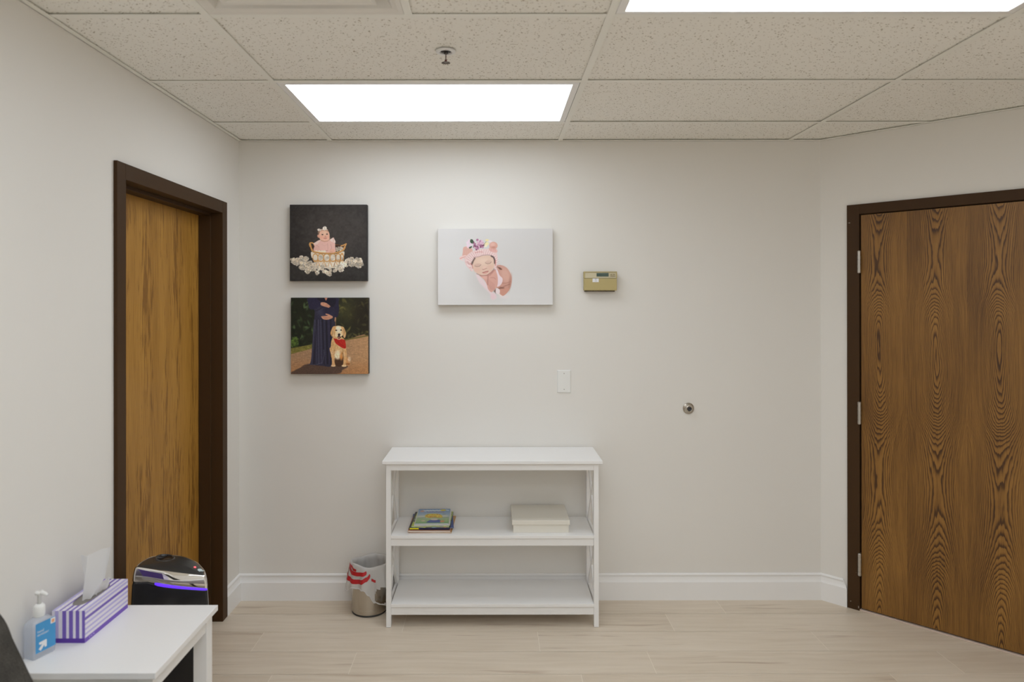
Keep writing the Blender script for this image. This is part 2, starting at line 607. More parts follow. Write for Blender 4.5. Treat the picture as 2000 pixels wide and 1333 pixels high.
bm = B()
loft(bm, [sq(.292, HC + .003), sq(.292, HC + .0002), sq(.278, HC + .0002), sq(.262, HC + .004), sq(.235, HC + .045), sq(.225, HC + .060)], False, False)
obj('frame', bm, M_vent, t, bevel=.004, seg=2, solid=.001)
for h in (.222, .165, .110):
    bm = B()
    loft(bm, [sq(h, HC - .002 + (.222 - h) * .03), sq(h - .012, HC - .001 + (.222 - h) * .03), sq(h - .045, HC + .030), sq(h - .062, HC + .048)], False, False)
    obj('vane', bm, M_vent, t, bevel=.006, solid=.001)
bm = B()
loft(bm, [sq(.058, HC + .004), sq(.050, HC + .004), sq(.02, HC + .03)], False, True)
obj('centre_cone', bm, M_vent, t, solid=.001)

# sprinkler
SX, SY = 1.190, -1.289
t = thing('fire_sprinkler', 'small metal fire sprinkler hanging from the ceiling tile in front of the light', 'sprinkler', (SX, SY, HC))
bm = B()
lathe(bm, [(.0185, .008), (.0195, -.001), (.0215, -.0035), (.030, -.0030), (.0345, -.0005), (.0345, .001)], (SX, SY, HC), 48)
obj('escutcheon', bm, mat('escutcheon_white', (.8, .8, .8), .3, 0, .5), t, smooth=True)
M_spr = mat('sprinkler_metal', (.20, .18, .16), .35, .9)
bm = B()
lathe(bm, [(0, .006), (.0185, .006), (.019, .0012), (.0125, .0012), (.012, -.002), (.0085, -.003), (.0085, -.007), (.006, -.008), (0, -.008)], (SX, SY, HC), 24)
obj('socket', bm, mat('socket_dark_metal', (.07, .065, .06), .4, .8), t)
bm = B()
lathe(bm, [(0, -.007), (.0020, -.008), (.0020, -.026), (.0036, -.028), (.0042, -.034), (.003, -.036), (0, -.036)], (SX, SY, HC), 16)
obj('glass_bulb', bm, mat('bulb_red', (.16, .03, .025), .15, 0, .6), t, smooth=True)
bm = B()
for s in (-1, 1):
    tube(bm, [(SX, SY + s * .0085, HC - .002), (SX, SY + s * .0095, HC - .012), (SX, SY + s * .007, HC - .024), (SX, SY, HC - .034)], .0012, 8)
obj('yoke', bm, M_spr, t, smooth=True)
bm = B()
n = 60
ring = []
for rr, zz in ((.0045, -.0360), (.010, -.0368), (.0155, -.0392)):
    ring.append([bm.verts.new((SX + rr * (1 if (i % 5) < 3 or rr < .012 else .72) * math.cos(2 * math.pi * i / n), SY + rr * (1 if (i % 5) < 3 or rr < .012 else .72) * math.sin(2 * math.pi * i / n), HC + zz)) for i in range(n)])
for a, b in zip(ring[:-1], ring[1:]):
    for i in range(n): bm.faces.new((a[i], a[(i + 1) % n], b[(i + 1) % n], b[i]))
bm.faces.new(ring[0])
obj('deflector', bm, M_spr, t, solid=.0009)


# ---------------------------------------------------------------- painted prints
class Pic:
    """Colours on a grid of points; coordinates are those of the picture itself."""
    def __init__(s, nx, ny, x0, y0, x1, y1, bg):
        s.nx, s.ny = nx, ny
        s.X, s.Y = np.meshgrid(np.linspace(x0, x1, nx), np.linspace(y0, y1, ny))
        s.px = (x1 - x0) / nx
        s.A = np.zeros((ny, nx, 3)) + np.array(bg, float)

    def mix(s, m, col):
        c = np.array(col, float)
        s.A += m[..., None] * (c - s.A)

    def m_ell(s, cx, cy, rx, ry, rot=0, soft=None):
        soft = soft or s.px * 1.2
        c, n = math.cos(math.radians(rot)), math.sin(math.radians(rot))
        dx, dy = s.X - cx, s.Y - cy
        u, v = (dx * c + dy * n) / rx, (-dx * n + dy * c) / ry
        return np.clip(.5 - (np.sqrt(u * u + v * v) - 1) * min(rx, ry) / soft, 0, 1)

    def ell(s, cx, cy, rx, ry, col, rot=0, soft=None, a=1.0):
        s.mix(s.m_ell(cx, cy, rx, ry, rot, soft) * a, col)

    def segd(s, p, q):
        dx, dy = q[0] - p[0], q[1] - p[1]
        L = dx * dx + dy * dy + 1e-9
        t = np.clip(((s.X - p[0]) * dx + (s.Y - p[1]) * dy) / L, 0, 1)
        return np.hypot(s.X - p[0] - t * dx, s.Y - p[1] - t * dy)

    def m_poly(s, pts, soft=None):
        soft = soft or s.px * 1.2
        ins = np.zeros(s.X.shape, bool)
        d = np.full(s.X.shape, 1e9)
        for p, q in zip(pts, pts[1:] + pts[:1]):
            d = np.minimum(d, s.segd(p, q))
            if p[1] != q[1]:
                ins ^= ((p[1] > s.Y) != (q[1] > s.Y)) & (s.X < (q[0] - p[0]) * (s.Y - p[1]) / (q[1] - p[1]) + p[0])
        return np.clip(.5 + np.where(ins, d, -d) / soft, 0, 1)

    def poly(s, pts, col, soft=None, a=1.0):
        s.mix(s.m_poly(smooth_pts(pts) if len(pts) > 4 else pts, soft) * a, col)

    def line(s, pts, w, col, soft=None, a=1.0):
        soft = soft or s.px * 1.2
        d = np.full(s.X.shape, 1e9)
        for p, q in zip(pts[:-1], pts[1:]): d = np.minimum(d, s.segd(p, q))
        s.mix(np.clip(.5 - (d - w / 2) / soft, 0, 1) * a, col)

    def noise(s, sx, sy, seed):
        r = np.random.RandomState(seed)
        u, v = (s.X - s.X.min()) / sx, (s.Y - s.Y.min()) / sy
        g = r.rand(int(v.max()) + 3, int(u.max()) + 3)
        i, j = u.astype(int), v.astype(int)
        f, h = u - i, v - j
        f, h = f * f * (3 - 2 * f), h * h * (3 - 2 * h)
        return (g[j, i] * (1 - f) + g[j, i + 1] * f) * (1 - h) + (g[j + 1, i] * (1 - f) + g[j + 1, i + 1] * f) * h

    def mul(s, f, m=None):
        f = f if m is None else 1 + (f - 1) * m
        s.A *= f[..., None]

    def mesh(s, name, P, m, parent, k=1.0):
        """P(u, v) gives the world point; v runs down the picture."""
        nx, ny = s.nx, s.ny
        vs = [P(i / (nx - 1), j / (ny - 1)) for j in range(ny) for i in range(nx)]
        fs = [(j * nx + i, (j + 1) * nx + i, (j + 1) * nx + i + 1, j * nx + i + 1) for j in range(ny - 1) for i in range(nx - 1)]
        me = bpy.data.meshes.new(name)
        me.from_pydata(vs, [], fs)
        at = me.attributes.new('print', 'FLOAT_COLOR', 'POINT')
        c = np.ones((nx * ny, 4), np.float32)
        c[:, :3] = np.clip(lin(np.clip(s.A, 0, 255)).reshape(-1, 3) * k, 0, .9)
        at.data.foreach_set('color', c.ravel())
        me.color_attributes.active_color = at
        return link(name, me, m, parent)


def smooth_pts(pts, n=4):
    """Closed Catmull-Rom curve through the points."""
    out = []
    N = len(pts)
    for i in range(N):
        p0, p1, p2, p3 = (np.array(pts[(i + k) % N], float) for k in (-1, 0, 1, 2))
        for t in np.arange(n) / n:
            out.append(tuple(.5 * ((2 * p1) + (p2 - p0) * t + (2 * p0 - 5 * p1 + 4 * p2 - p3) * t * t + (3 * p1 - p0 - 3 * p2 + p3) * t ** 3)))
    return out


def arc(x0, x1, y0, sag, n=16):
    return [(x0 + (x1 - x0) * i / n, y0 + sag * (1 - (2 * i / n - 1) ** 2)) for i in range(n + 1)]


rs = np.random.RandomState(5)

# --- a baby in a rattan basket on a dark backdrop
p1 = Pic(290, 290, 50, 72, 1275, 1282, (40, 37, 36))
p1.ell(800, 480, 620, 480, (66, 61, 58), soft=460, a=.85)
p1.poly([(50, 1010), (1275, 1000), (1275, 1282), (50, 1282)], (50, 47, 45), soft=90)
p1.ell(640, 1230, 560, 60, (42, 39, 38), soft=60, a=.5)
for k in range(3): p1.A += (p1.noise(16 * 2 ** k, 16 * 2 ** k, 20 + k)[..., None] - .5) * 7


def flower(p, x, y, r, shade=1.0):
    c0 = np.array((216, 203, 184)) * shade
    for k in range(5):
        a = rs.rand() * .5 + k * 1.257
        b = .82 + .28 * rs.rand()
        p.ell(x + math.cos(a) * r * .62, y + math.sin(a) * r * .5, r * .62, r * .5, c0 * b + np.array((6, 2, -4)) * rs.randn() * .6, rot=rs.rand() * 180)
    p.ell(x, y, r * .22, r * .2, (150, 120, 80), a=.55)


def flowers(p, pts, n, r, sx, sy, sh=1.0):
    for k in range(n):
        i = rs.randint(len(pts))
        x, y = pts[i][0] + rs.randn() * sx, pts[i][1] + rs.randn() * sy
        p.ell(x + 4, y + 14, r * .9, r * .6, (60, 50, 42), soft=14, a=.30)
        flower(p, x, y, r * (.75 + .5 * rs.rand()), sh * (.80 + .28 * rs.rand()))


flowers(p1, [(100, 965), (160, 960), (230, 945), (300, 935), (150, 1010), (230, 1010), (310, 1010), (380, 1010), (240, 1080), (310, 1090), (370, 1090), (330, 1135)], 105, 25, 16, 15)
flowers(p1, [(950, 940), (1000, 960), (1060, 965), (1120, 960), (1160, 960), (1180, 990), (940, 1010), (1020, 1020), (1090, 1030), (1160, 1055)], 85, 25, 16, 15, .95)
tan, tand = (196, 146, 88), (132, 88, 46)
p1.line([(430, 730), (520, 715), (650, 708), (760, 708), (860, 725), (905, 745)], 20, tand)
p1.poly([(385, 740), (450, 715), (780, 712), (900, 735), (905, 800), (395, 810)], (60, 40, 32))
flowers(p1, [(800, 770), (840, 775), (870, 790), (800, 800)], 16, 18, 10, 10, .95)
p1.line([(372, 735), (362, 700), (372, 680), (400, 676), (428, 690), (440, 715)], 20, tan)
p1.line([(375, 700), (388, 760), (402, 800)], 24, tan)
p1.line([(905, 770), (935, 720), (946, 695), (925, 705), (890, 722), (868, 726)], 20, tan)
# dress and arms
p1.poly([(440, 690), (500, 640), (560, 632), (650, 650), (700, 618), (760, 640), (772, 760), (762, 830), (540, 830), (430, 800), (440, 740)], (222, 178, 168))
p1.poly([(425, 690), (480, 655), (540, 630), (520, 665), (480, 705), (440, 705)], (232, 198, 188))
p1.poly([(690, 632), (715, 608), (745, 594), (758, 620), (776, 655), (768, 682), (735, 668), (705, 655)], (236, 204, 196))
p1.line([(740, 600), (742, 660)], 8, (190, 140, 130), a=.7)
p1.line([(470, 712), (510, 740), (520, 800)], 7, (182, 132, 122), a=.7)
p1.line([(650, 690), (655, 780)], 7, (190, 142, 132), a=.7)
p1.line([(535, 800), (580, 812), (655, 800)], 8, (172, 118, 108), a=.75)
p1.line([(560, 700), (600, 730), (640, 705)], 6, (206, 156, 148), a=.6)
p1.ell(475, 785, 48, 55, (218, 172, 160), soft=14)
p1.line([(700, 700), (715, 760), (690, 800)], 8, (188, 138, 128), a=.6)
for x in (470, 520, 560, 600): p1.ell(x, 818, 24, 20, (228, 214, 196))
# head
p1.ell(597, 560, 86, 100, (221, 174, 150), rot=-4)
p1.ell(620, 610, 66, 50, (226, 178, 156), soft=20)
p1.ell(505, 572, 17, 26, (206, 152, 128), rot=-15)
p1.poly([(500, 540), (498, 490), (530, 462), (620, 455), (660, 480), (666, 505), (610, 490), (550, 490), (520, 510)], (176, 132, 106), soft=16, a=.75)
p1.ell(600, 520, 56, 30, (234, 192, 168), soft=24, a=.8)
p1.line([(500, 478), (545, 470), (600, 466), (645, 470)], 15, (206, 186, 170))
p1.ell(515, 472, 28, 19, (222, 210, 198), rot=15); p1.ell(604, 447, 34, 31, (228, 218, 206), rot=-30)
p1.line([(598, 420), (610, 470)], 6, (150, 130, 118), a=.7); p1.ell(522, 474, 8, 6, (120, 100, 92), a=.8)
p1.ell(568, 547, 15, 9, (74, 56, 52)); p1.ell(641, 540, 14, 9, (74, 56, 52))
p1.ell(568, 548, 6, 6, (24, 18, 20)); p1.ell(641, 541, 6, 6, (24, 18, 20))
p1.line([(548, 528), (570, 520), (590, 526)], 5, (168, 120, 96), a=.6); p1.line([(625, 520), (645, 514), (660, 522)], 5, (168, 120, 96), a=.6)
p1.ell(616, 574, 15, 11, (212, 158, 134)); p1.line([(602, 584), (616, 588), (628, 582)], 5, (160, 104, 84), a=.8)
p1.line([(590, 604), (612, 608), (636, 602)], 9, (176, 88, 82)); p1.ell(615, 612, 12, 5, (204, 126, 114))
p1.ell(560, 590, 26, 20, (228, 160, 140), soft=18, a=.5); p1.ell(660, 585, 16, 18, (226, 158, 138), soft=16, a=.5)
p1.line([(545, 640), (600, 658), (650, 650)], 10, (160, 110, 90), soft=14, a=.6)
p1.ell(612, 636, 28, 7, (226, 180, 158), soft=8, a=.8)
# basket front
p1.poly([(392, 820), (520, 850), (680, 862), (800, 852), (912, 815), (905, 905), (860, 985), (845, 1065), (640, 1085), (470, 1060), (430, 940), (395, 910)], (216, 204, 186))
for k in range(60):
    x, y = 420 + rs.rand() * 470, 870 + rs.rand() * 190
    p1.ell(x, y, 26, 20, np.array((222, 210, 194)) * (.78 + .3 * rs.rand()), soft=10, a=.8)
for x, rx in ((455, 40), (540, 46), (637, 50), (735, 48), (820, 40), (880, 24)):
    m = np.clip(.5 - (np.abs(np.hypot((p1.X - x) / rx, (p1.Y - 915) / 62) - 1) * rx - 6) / 5, 0, 1)
    p1.mix(m, tan)
for x in (495, 590, 686, 778, 850):
    p1.line([(x, 870), (x, 960), (x - 30, 1060)], 9, tand if x > 770 else tan); p1.line([(x, 960), (x + 36, 1062)], 9, tan)
p1.line([(430, 960), (520, 968), (640, 975), (760, 966), (865, 945)], 11, tan)
p1.line([(400, 780), (420, 820), (520, 838), (640, 848), (760, 842), (850, 822), (905, 790), (925, 750)], 24, tan)
p1.line([(405, 792), (430, 830), (520, 848), (640, 858), (760, 852), (860, 830)], 6, tand, a=.7)
p1.line([(420, 806), (520, 828), (640, 838), (760, 832), (850, 812)], 6, (226, 184, 128), a=.7)
p1.poly([(680, 815), (700, 790), (740, 778), (760, 800), (755, 830), (720, 838), (690, 834)], (222, 172, 150))
for x in (696, 712, 728): p1.line([(x, 815), (x - 4, 838)], 4, (176, 122, 100), a=.7)
flowers(p1, [(500, 1080), (560, 1090), (480, 1140), (490, 1175), (600, 1130), (650, 1150), (680, 1160), (770, 1110), (810, 1080), (850, 1100), (880, 1110), (840, 1050), (900, 1020), (880, 1060), (440, 1060), (420, 1110), (700, 1110), (560, 1050)], 92, 24, 12, 12, 1.08)

# --- a dress wearer and a dog on a path
p2 = Pic(290, 290, 55, 45, 1290, 1265, (30, 33, 20))
p2.mix(np.clip((p2.X - 700) / 700, 0, 1) * .8, (52, 44, 26))
for k in range(260):
    x, y = 55 + rs.rand() * 1240, 45 + rs.rand() * 800
    f = rs.rand()
    left = x < 720
    c = np.array((64, 80, 44) if left else (92, 86, 46)) * (.32 + 1.15 * f * f) + np.array((0, 0, 10)) * (left and f > .7)
    p2.ell(x, y, 26 + 22 * rs.rand(), 11 + 8 * rs.rand(), c, rot=rs.rand() * 180 - 90, soft=14, a=.7)
p2.ell(930, 260, 190, 150, (96, 92, 48), soft=170, a=.35); p2.ell(1220, 300, 170, 260, (30, 24, 16), soft=160, a=.6)
for k in range(45):
    p2.ell(70 + rs.rand() * 90, 690 + rs.rand() * 130, 26, 12, np.array((92, 118, 50)) * (.5 + .7 * rs.rand()), rot=rs.rand() * 180, soft=10, a=.8)
p2.poly([(55, 945), (395, 850), (900, 735), (1290, 662), (1290, 1265), (55, 1265)][:4] + [(1290, 1265), (55, 1265)], (150, 116, 86))
m = p2.m_poly([(55, 948), (395, 855), (920, 730), (1290, 658), (1290, 1265), (55, 1265)])
p2.mix(m, (158, 124, 94))
p2.mix(m * np.clip((p2.X - 700) / 600, 0, 1) * .7, (190, 146, 102))
p2.mix(m * np.clip((p2.Y - 1000) / 260, 0, 1) * .5, (172, 112, 62))
p2.mul(.94 + .12 * p2.noise(40, 9, 3), m)
p2.poly([(55, 852), (395, 790), (395, 858), (55, 945)], (112, 104, 50)); p2.poly([(915, 712), (1290, 640), (1290, 662), (915, 732)], (106, 96, 50), soft=14)
for k in range(60):
    x = 55 + rs.rand() * 340
    p2.ell(x, 945 - (x - 55) * .26 - rs.rand() * 75, 16, 5, np.array((130, 124, 62)) * (.6 + .6 * rs.rand()), rot=rs.rand() * 60 - 30, a=.7)
p2.poly([(55, 1240), (200, 1165), (330, 1105), (700, 1130), (960, 1140), (880, 1200), (770, 1265), (55, 1265)], (84, 64, 54), soft=16)
p2.mul(.9 + .2 * p2.noise(9, 7, 8), p2.m_poly([(55, 1240), (330, 1105), (960, 1140), (770, 1265), (55, 1265)]))
navy, nl, nd = (45, 43, 60), (80, 77, 99), (22, 20, 31)
p2.poly([(345, 45), (800, 45), (805, 130), (822, 230), (800, 345), (740, 380), (765, 480), (730, 700), (700, 900), (700, 1132), (560, 1135), (430, 1122), (320, 1112), (368, 1080), (395, 800), (415, 500), (432, 250), (352, 215), (335, 130)], navy)
p2.poly([(335, 45), (460, 45), (520, 120), (545, 130), (535, 180), (430, 225), (350, 215)], (40, 37, 60))
p2.poly([(700, 45), (800, 45), (822, 220), (800, 345), (720, 360), (700, 320), (760, 250), (730, 170)], (38, 35, 56))
p2.poly([(480, 45), (760, 45), (740, 190), (640, 190), (560, 130)], (28, 25, 40))
p2.ell(600, 270, 130, 92, (58, 56, 76), soft=60)
p2.ell(660, 250, 90, 70, (34, 31, 52), soft=70, a=.8)
for x, b, w, c, a in ((432, 385, 16, nl, .55), (470, 420, 12, nd, .8), (492, 500, 14, nl, .75), (530, 545, 14, nl, .6), (555, 590, 16, nd, .7), (590, 600, 14, nl, .3), (620, 640, 20, nd, .8), (660, 680, 16, (60, 52, 78), .7), (690, 690, 20, nd, .7), (450, 465, 10, nl, .5)):
    p2.line([(x, 400), (x + (b - x) * .4, 700), (b, 1100)], w, c, soft=14, a=a)
p2.line([(440, 260), (500, 235), (560, 195), (640, 188)], 9, nd, soft=10, a=.7)
p2.line([(580, 880), (585, 960), (560, 1080), (470, 1115)], 10, nl, soft=8, a=.7)
p2.line([(330, 1110), (430, 1118), (520, 1105)], 7, nl, soft=6, a=.6)
p2.poly([(590, 45), (640, 45), (616, 92)], (196, 132, 108))
skin = (196, 142, 116)
p2.poly([(530, 130), (545, 118), (590, 118), (640, 140), (686, 182), (672, 192), (660, 204), (630, 196), (575, 180), (532, 160)], skin)
for q in (((610, 150), (668, 192)), ((600, 165), (648, 200)), ((632, 142), (682, 182))): p2.line(list(q), 4, (140, 88, 68), a=.8)
p2.poly([(722, 345), (715, 370), (660, 392), (610, 396), (566, 384), (540, 352), (550, 340), (620, 335), (645, 328), (610, 312), (612, 300), (650, 305), (690, 325)], skin)
for q in (((556, 352), (625, 350)), ((562, 366), (630, 362)), ((585, 382), (640, 372))): p2.line(list(q), 4, (142, 88, 66), a=.8)
p2.poly([(756, 360), (772, 358), (776, 400), (770, 430), (752, 415)], skin, a=.8); p2.line([(768, 400), (770, 500)], 10, (126, 96, 72), a=.9)
# dog
g0, g1, g2, g3 = (206, 164, 112), (232, 206, 164), (160, 110, 62), (112, 72, 38)
p2.ell(960, 1060, 36, 62, (196, 138, 84)); p2.ell(985, 1030, 26, 40, (226, 204, 176), soft=22, a=.7); p2.ell(965, 1105, 30, 14, (150, 96, 54))
p2.poly([(735, 660), (700, 740), (690, 830), (672, 860), (690, 940), (705, 1010), (760, 1060), (800, 1090), (900, 1080), (945, 1010), (940, 880), (925, 760), (890, 690), (820, 660)], g0)
p2.poly([(760, 1000), (800, 940), (880, 930), (905, 1010), (880, 1130), (760, 1130)], (72, 48, 32), soft=20)
p2.ell(800, 960, 52, 70, (234, 214, 184), soft=30); p2.ell(860, 980, 26, 60, (206, 136, 70), soft=22)
p2.poly([(700, 900), (745, 905), (748, 1060), (762, 1120), (755, 1145), (700, 1142), (712, 1110), (706, 1000)], (208, 162, 112))
p2.poly([(895, 900), (940, 900), (940, 1050), (925, 1110), (945, 1140), (900, 1148), (868, 1138), (890, 1100), (895, 1000)], (212, 166, 114))
p2.ell(732, 1134, 36, 15, (220, 186, 144)); p2.ell(902, 1136, 38, 15, (226, 194, 150))
for k in range(130):
    x, y = 690 + rs.rand() * 245, 740 + rs.rand() * 230
    p2.line([(x, y), (x + rs.randn() * 9, y + 30 + rs.rand() * 22)], 5, (g1, g2, g1, (240, 220, 190))[rs.randint(4)], soft=6, a=.5)
p2.poly([(735, 680), (760, 700), (905, 715), (925, 760), (934, 830), (922, 858), (880, 850), (800, 800), (760, 760)], (178, 36, 26))
p2.line([(770, 715), (850, 790), (920, 840)], 7, (132, 22, 18), soft=10, a=.6); p2.line([(880, 730), (905, 800)], 7, (206, 56, 40), soft=10, a=.6)
p2.ell(813, 590, 88, 88, (226, 196, 150)); p2.ell(812, 520, 62, 26, (232, 206, 164))
p2.poly([(770, 505), (730, 505), (705, 550), (686, 610), (700, 650), (735, 668), (758, 620), (765, 560)], (208, 162, 106))
p2.poly([(858, 508), (890, 510), (915, 550), (935, 620), (925, 670), (905, 690), (885, 640), (868, 560)], (212, 168, 114))
for k in range(30):
    p2.line([(700 + rs.rand() * 50, 540 + rs.rand() * 40), (700 + rs.rand() * 50, 630 + rs.rand() * 40)], 4, g2 if k % 2 else g1, soft=6, a=.5)
    p2.line([(875 + rs.rand() * 35, 540 + rs.rand() * 40), (890 + rs.rand() * 35, 640 + rs.rand() * 45)], 4, g2 if k % 2 else g1, soft=6, a=.5)
p2.ell(815, 560, 40, 60, (238, 224, 200), soft=24); p2.ell(818, 640, 48, 46, (232, 206, 168), soft=14)
p2.ell(778, 566, 17, 10, (70, 44, 30)); p2.ell(856, 563, 15, 10, (70, 44, 30)); p2.ell(779, 566, 7, 7, (18, 12, 10)); p2.ell(856, 563, 7, 7, (18, 12, 10))
p2.ell(824, 632, 21, 16, (36, 22, 20)); p2.ell(822, 656, 17, 16, (44, 26, 24), soft=8)
p2.poly([(796, 662), (820, 676), (852, 664), (842, 694), (820, 704), (806, 692)], (48, 22, 20)); p2.ell(822, 686, 14, 8, (206, 122, 116))
p2.line([(800, 708), (830, 712), (850, 700)], 8, (236, 216, 186), soft=8)
p2.A *= (.93 + .14 * p2.noise(14, 14, 31))[..., None]

# --- a sleeping newborn in a bonnet on a pale backdrop
p3 = Pic(400, 266, 855, 447, 1080, 596, (207, 205, 203))
p3.mix(np.clip((p3.Y - 470) / 126, 0, 1) * .8, (219, 218, 216)); p3.ell(870, 520, 50, 70, (222, 221, 219), soft=60, a=.6)
p3.ell(985, 505, 110, 46, (200, 196, 190), soft=60, a=.25)
OX, OY, K = 890, 460, 10.25


def Q(*pts): return [(OX + x / K, OY + y / K) for x, y in pts]


def el(x, y, rx, ry, c, rot=0, soft=None, a=1.0): p3.ell(OX + x / K, OY + y / K, rx / K, ry / K, c, rot, soft / K if soft else None, a)


def po(pts, c, soft=None, a=1.0): p3.poly(Q(*pts), c, soft / K if soft else None, a)


def li(pts, w, c, soft=None, a=1.0): p3.line(Q(*pts), w / K, c, soft / K if soft else None, a)


el(640, 900, 330, 420, (192, 184, 178), rot=-25, soft=260, a=.35)
po([(400, 780), (460, 800), (560, 900), (640, 1000), (720, 1120), (800, 1180), (820, 1260), (720, 1290), (690, 1180), (560, 1040), (470, 940)], (226, 204, 206), soft=30)
el(745, 1225, 46, 50, (230, 196, 202), soft=40, a=.7); el(960, 1230, 90, 36, (226, 212, 212), soft=40, a=.7)
wrap, wl, wdk = (203, 148, 130), (222, 172, 154), (150, 92, 76)
po([(820, 610), (920, 600), (1020, 650), (1085, 740), (1122, 850), (1110, 1000), (1060, 1120), (960, 1210), (890, 1180), (850, 1080), (760, 1000), (780, 800)], wrap)
el(1000, 800, 90, 150, wl, rot=-20, soft=90, a=.7); el(1090, 950, 26, 130, (176, 120, 100), rot=8, soft=40, a=.6)
po([(830, 620), (880, 640), (930, 680), (900, 690), (850, 660)], (116, 70, 54), soft=18)
li([(930, 960), (1010, 960), (1100, 930)], 12, (172, 116, 96), soft=16, a=.7); li([(900, 1070), (980, 1020), (1080, 980)], 14, wdk, soft=20, a=.6)
li([(840, 1080), (900, 1050), (960, 1060)], 26, (120, 72, 58), soft=26, a=.8); po([(890, 1100), (1000, 1060), (1070, 1080), (960, 1205), (900, 1180)], (208, 146, 124), soft=24)
po([(760, 1120), (800, 1070), (810, 1170)], (130, 96, 86), soft=20)
po([(800, 650), (840, 700), (880, 800), (940, 870), (920, 970), (850, 1030), (800, 1000), (830, 860)], (228, 206, 210))
po([(820, 1060), (880, 1090), (880, 1160), (830, 1180), (800, 1140)], (232, 214, 214)); li([(860, 1180), (920, 1215)], 20, (236, 216, 208), soft=14)
# near sleeve
po([(470, 800), (560, 780), (700, 720), (780, 690), (830, 780), (845, 900), (830, 1020), (760, 1110), (710, 1140), (650, 1080), (620, 980), (560, 880)], (216, 160, 144))
for k in range(9): li([(660 + k * 14, 880 + k * 12), (650 + k * 16, 980 + k * 8), (700 + k * 12, 1090)], 6, (188, 126, 112), soft=8, a=.45)
li([(650, 800), (640, 900), (640, 990)], 16, (166, 104, 90), soft=20, a=.7); li([(700, 850), (770, 850), (800, 880)], 10, (180, 116, 102), soft=14, a=.6); li([(680, 800), (740, 740), (780, 690)], 18, (168, 108, 94), soft=22, a=.6)
el(570, 840, 60, 34, (226, 172, 156), rot=30, soft=30, a=.8)
# bonnet
po([(150, 250), (200, 225), (300, 240), (340, 320), (240, 400), (190, 470), (130, 440), (140, 340)], (222, 170, 154))
po([(70, 470), (100, 420), (200, 400), (220, 440), (130, 480), (180, 520), (120, 500)], (236, 200, 194))
li([(90, 465), (150, 440), (210, 425)], 14, (196, 122, 108), soft=16, a=.6)
for k in range(8): li([(170 + k * 18, 260), (150 + k * 22, 390)], 5, (196, 138, 122), soft=8, a=.4)
po([(190, 440), (300, 340), (420, 290), (600, 270), (760, 270), (820, 330), (840, 450), (830, 560), (800, 660), (770, 640), (780, 480), (720, 400), (600, 390), (460, 430), (350, 500), (320, 600), (340, 720), (290, 690), (220, 620), (180, 530)], (228, 196, 192))
for k in range(46):
    t = k / 45
    a = math.pi * (1.12 + t * .98)
    x0, y0 = 530 + 250 * math.cos(a), 610 + 215 * math.sin(a)
    x1, y1 = 530 + 345 * math.cos(a), 600 + 310 * math.sin(a)
    li([(x0, y0), (x1, y1)], 9, (204, 150, 148) if k % 2 else (244, 224, 222), soft=9, a=.55)
for k in range(20):
    t = k / 19
    el(215 + t * 110, 520 + t * 180 + rs.randn() * 12, 20, 14, (240, 214, 212) if k % 2 else (206, 156, 152), rot=40, soft=8, a=.7)
li([(390, 350), (470, 330), (540, 335)], 12, (204, 104, 100), soft=14, a=.6)
po([(660, 260), (720, 230), (800, 260), (840, 320), (800, 350), (700, 320)], (226, 172, 162))
el(757, 205, 84, 76, (217, 160, 142)); el(740, 180, 46, 36, (230, 180, 164), soft=40, a=.8); el(760, 240, 40, 16, (186, 112, 98), soft=20, a=.5)
for x in (690, 720, 760, 790): li([(x, 270), (x + 6, 320)], 7, (190, 110, 104), soft=8, a=.6)
# face
po([(350, 520), (400, 450), (500, 415), (640, 400), (720, 420), (770, 480), (775, 580), (760, 660), (700, 730), (640, 780), (560, 800), (460, 780), (380, 720), (335, 640)], (222, 188, 166))
li([(330, 540), (322, 580), (345, 520), (380, 460)], 26, (84, 58, 52), soft=22, a=.9); li([(715, 415), (760, 440), (780, 490), (785, 560)], 26, (70, 48, 46), soft=20, a=.9)
li([(290, 560), (330, 600), (340, 660)], 14, (206, 110, 96), soft=14, a=.8); li([(800, 500), (795, 600)], 16, (204, 118, 104), soft=14, a=.8)
li([(360, 440), (460, 430), (540, 400), (640, 392), (720, 405)], 9, (150, 92, 88), soft=12, a=.7)
el(560, 520, 130, 70, (232, 202, 180), soft=90, a=.7); el(430, 690, 60, 50, (226, 178, 158), soft=60, a=.7); el(690, 640, 50, 50, (224, 178, 158), soft=60, a=.6)
li([(380, 612), (420, 628), (470, 622), (505, 590)], 9, (126, 86, 76), soft=9, a=.9); li([(595, 552), (640, 572), (690, 560), (712, 530)], 9, (126, 86, 76), soft=9, a=.9)
el(440, 600, 56, 26, (206, 164, 146), rot=-14, soft=24, a=.6); el(650, 545, 54, 26, (206, 164, 146), rot=-10, soft=24, a=.6)
li([(380, 590), (430, 570), (490, 572)], 6, (196, 148, 128), soft=14, a=.5); li([(590, 535), (650, 500), (700, 505)], 6, (196, 148, 128), soft=14, a=.5)
el(575, 645, 40, 34, (228, 190, 170), soft=26); li([(535, 682), (560, 688), (590, 672), (622, 662)], 9, (170, 100, 86), soft=10, a=.85)
li([(540, 748), (580, 738), (610, 728), (652, 720)], 15, (176, 88, 82), soft=9); li([(560, 762), (610, 756), (640, 738)], 14, (214, 140, 128), soft=9)
li([(420, 770), (520, 812), (630, 800), (720, 740), (768, 670)], 12, (140, 88, 78), soft=16, a=.65)
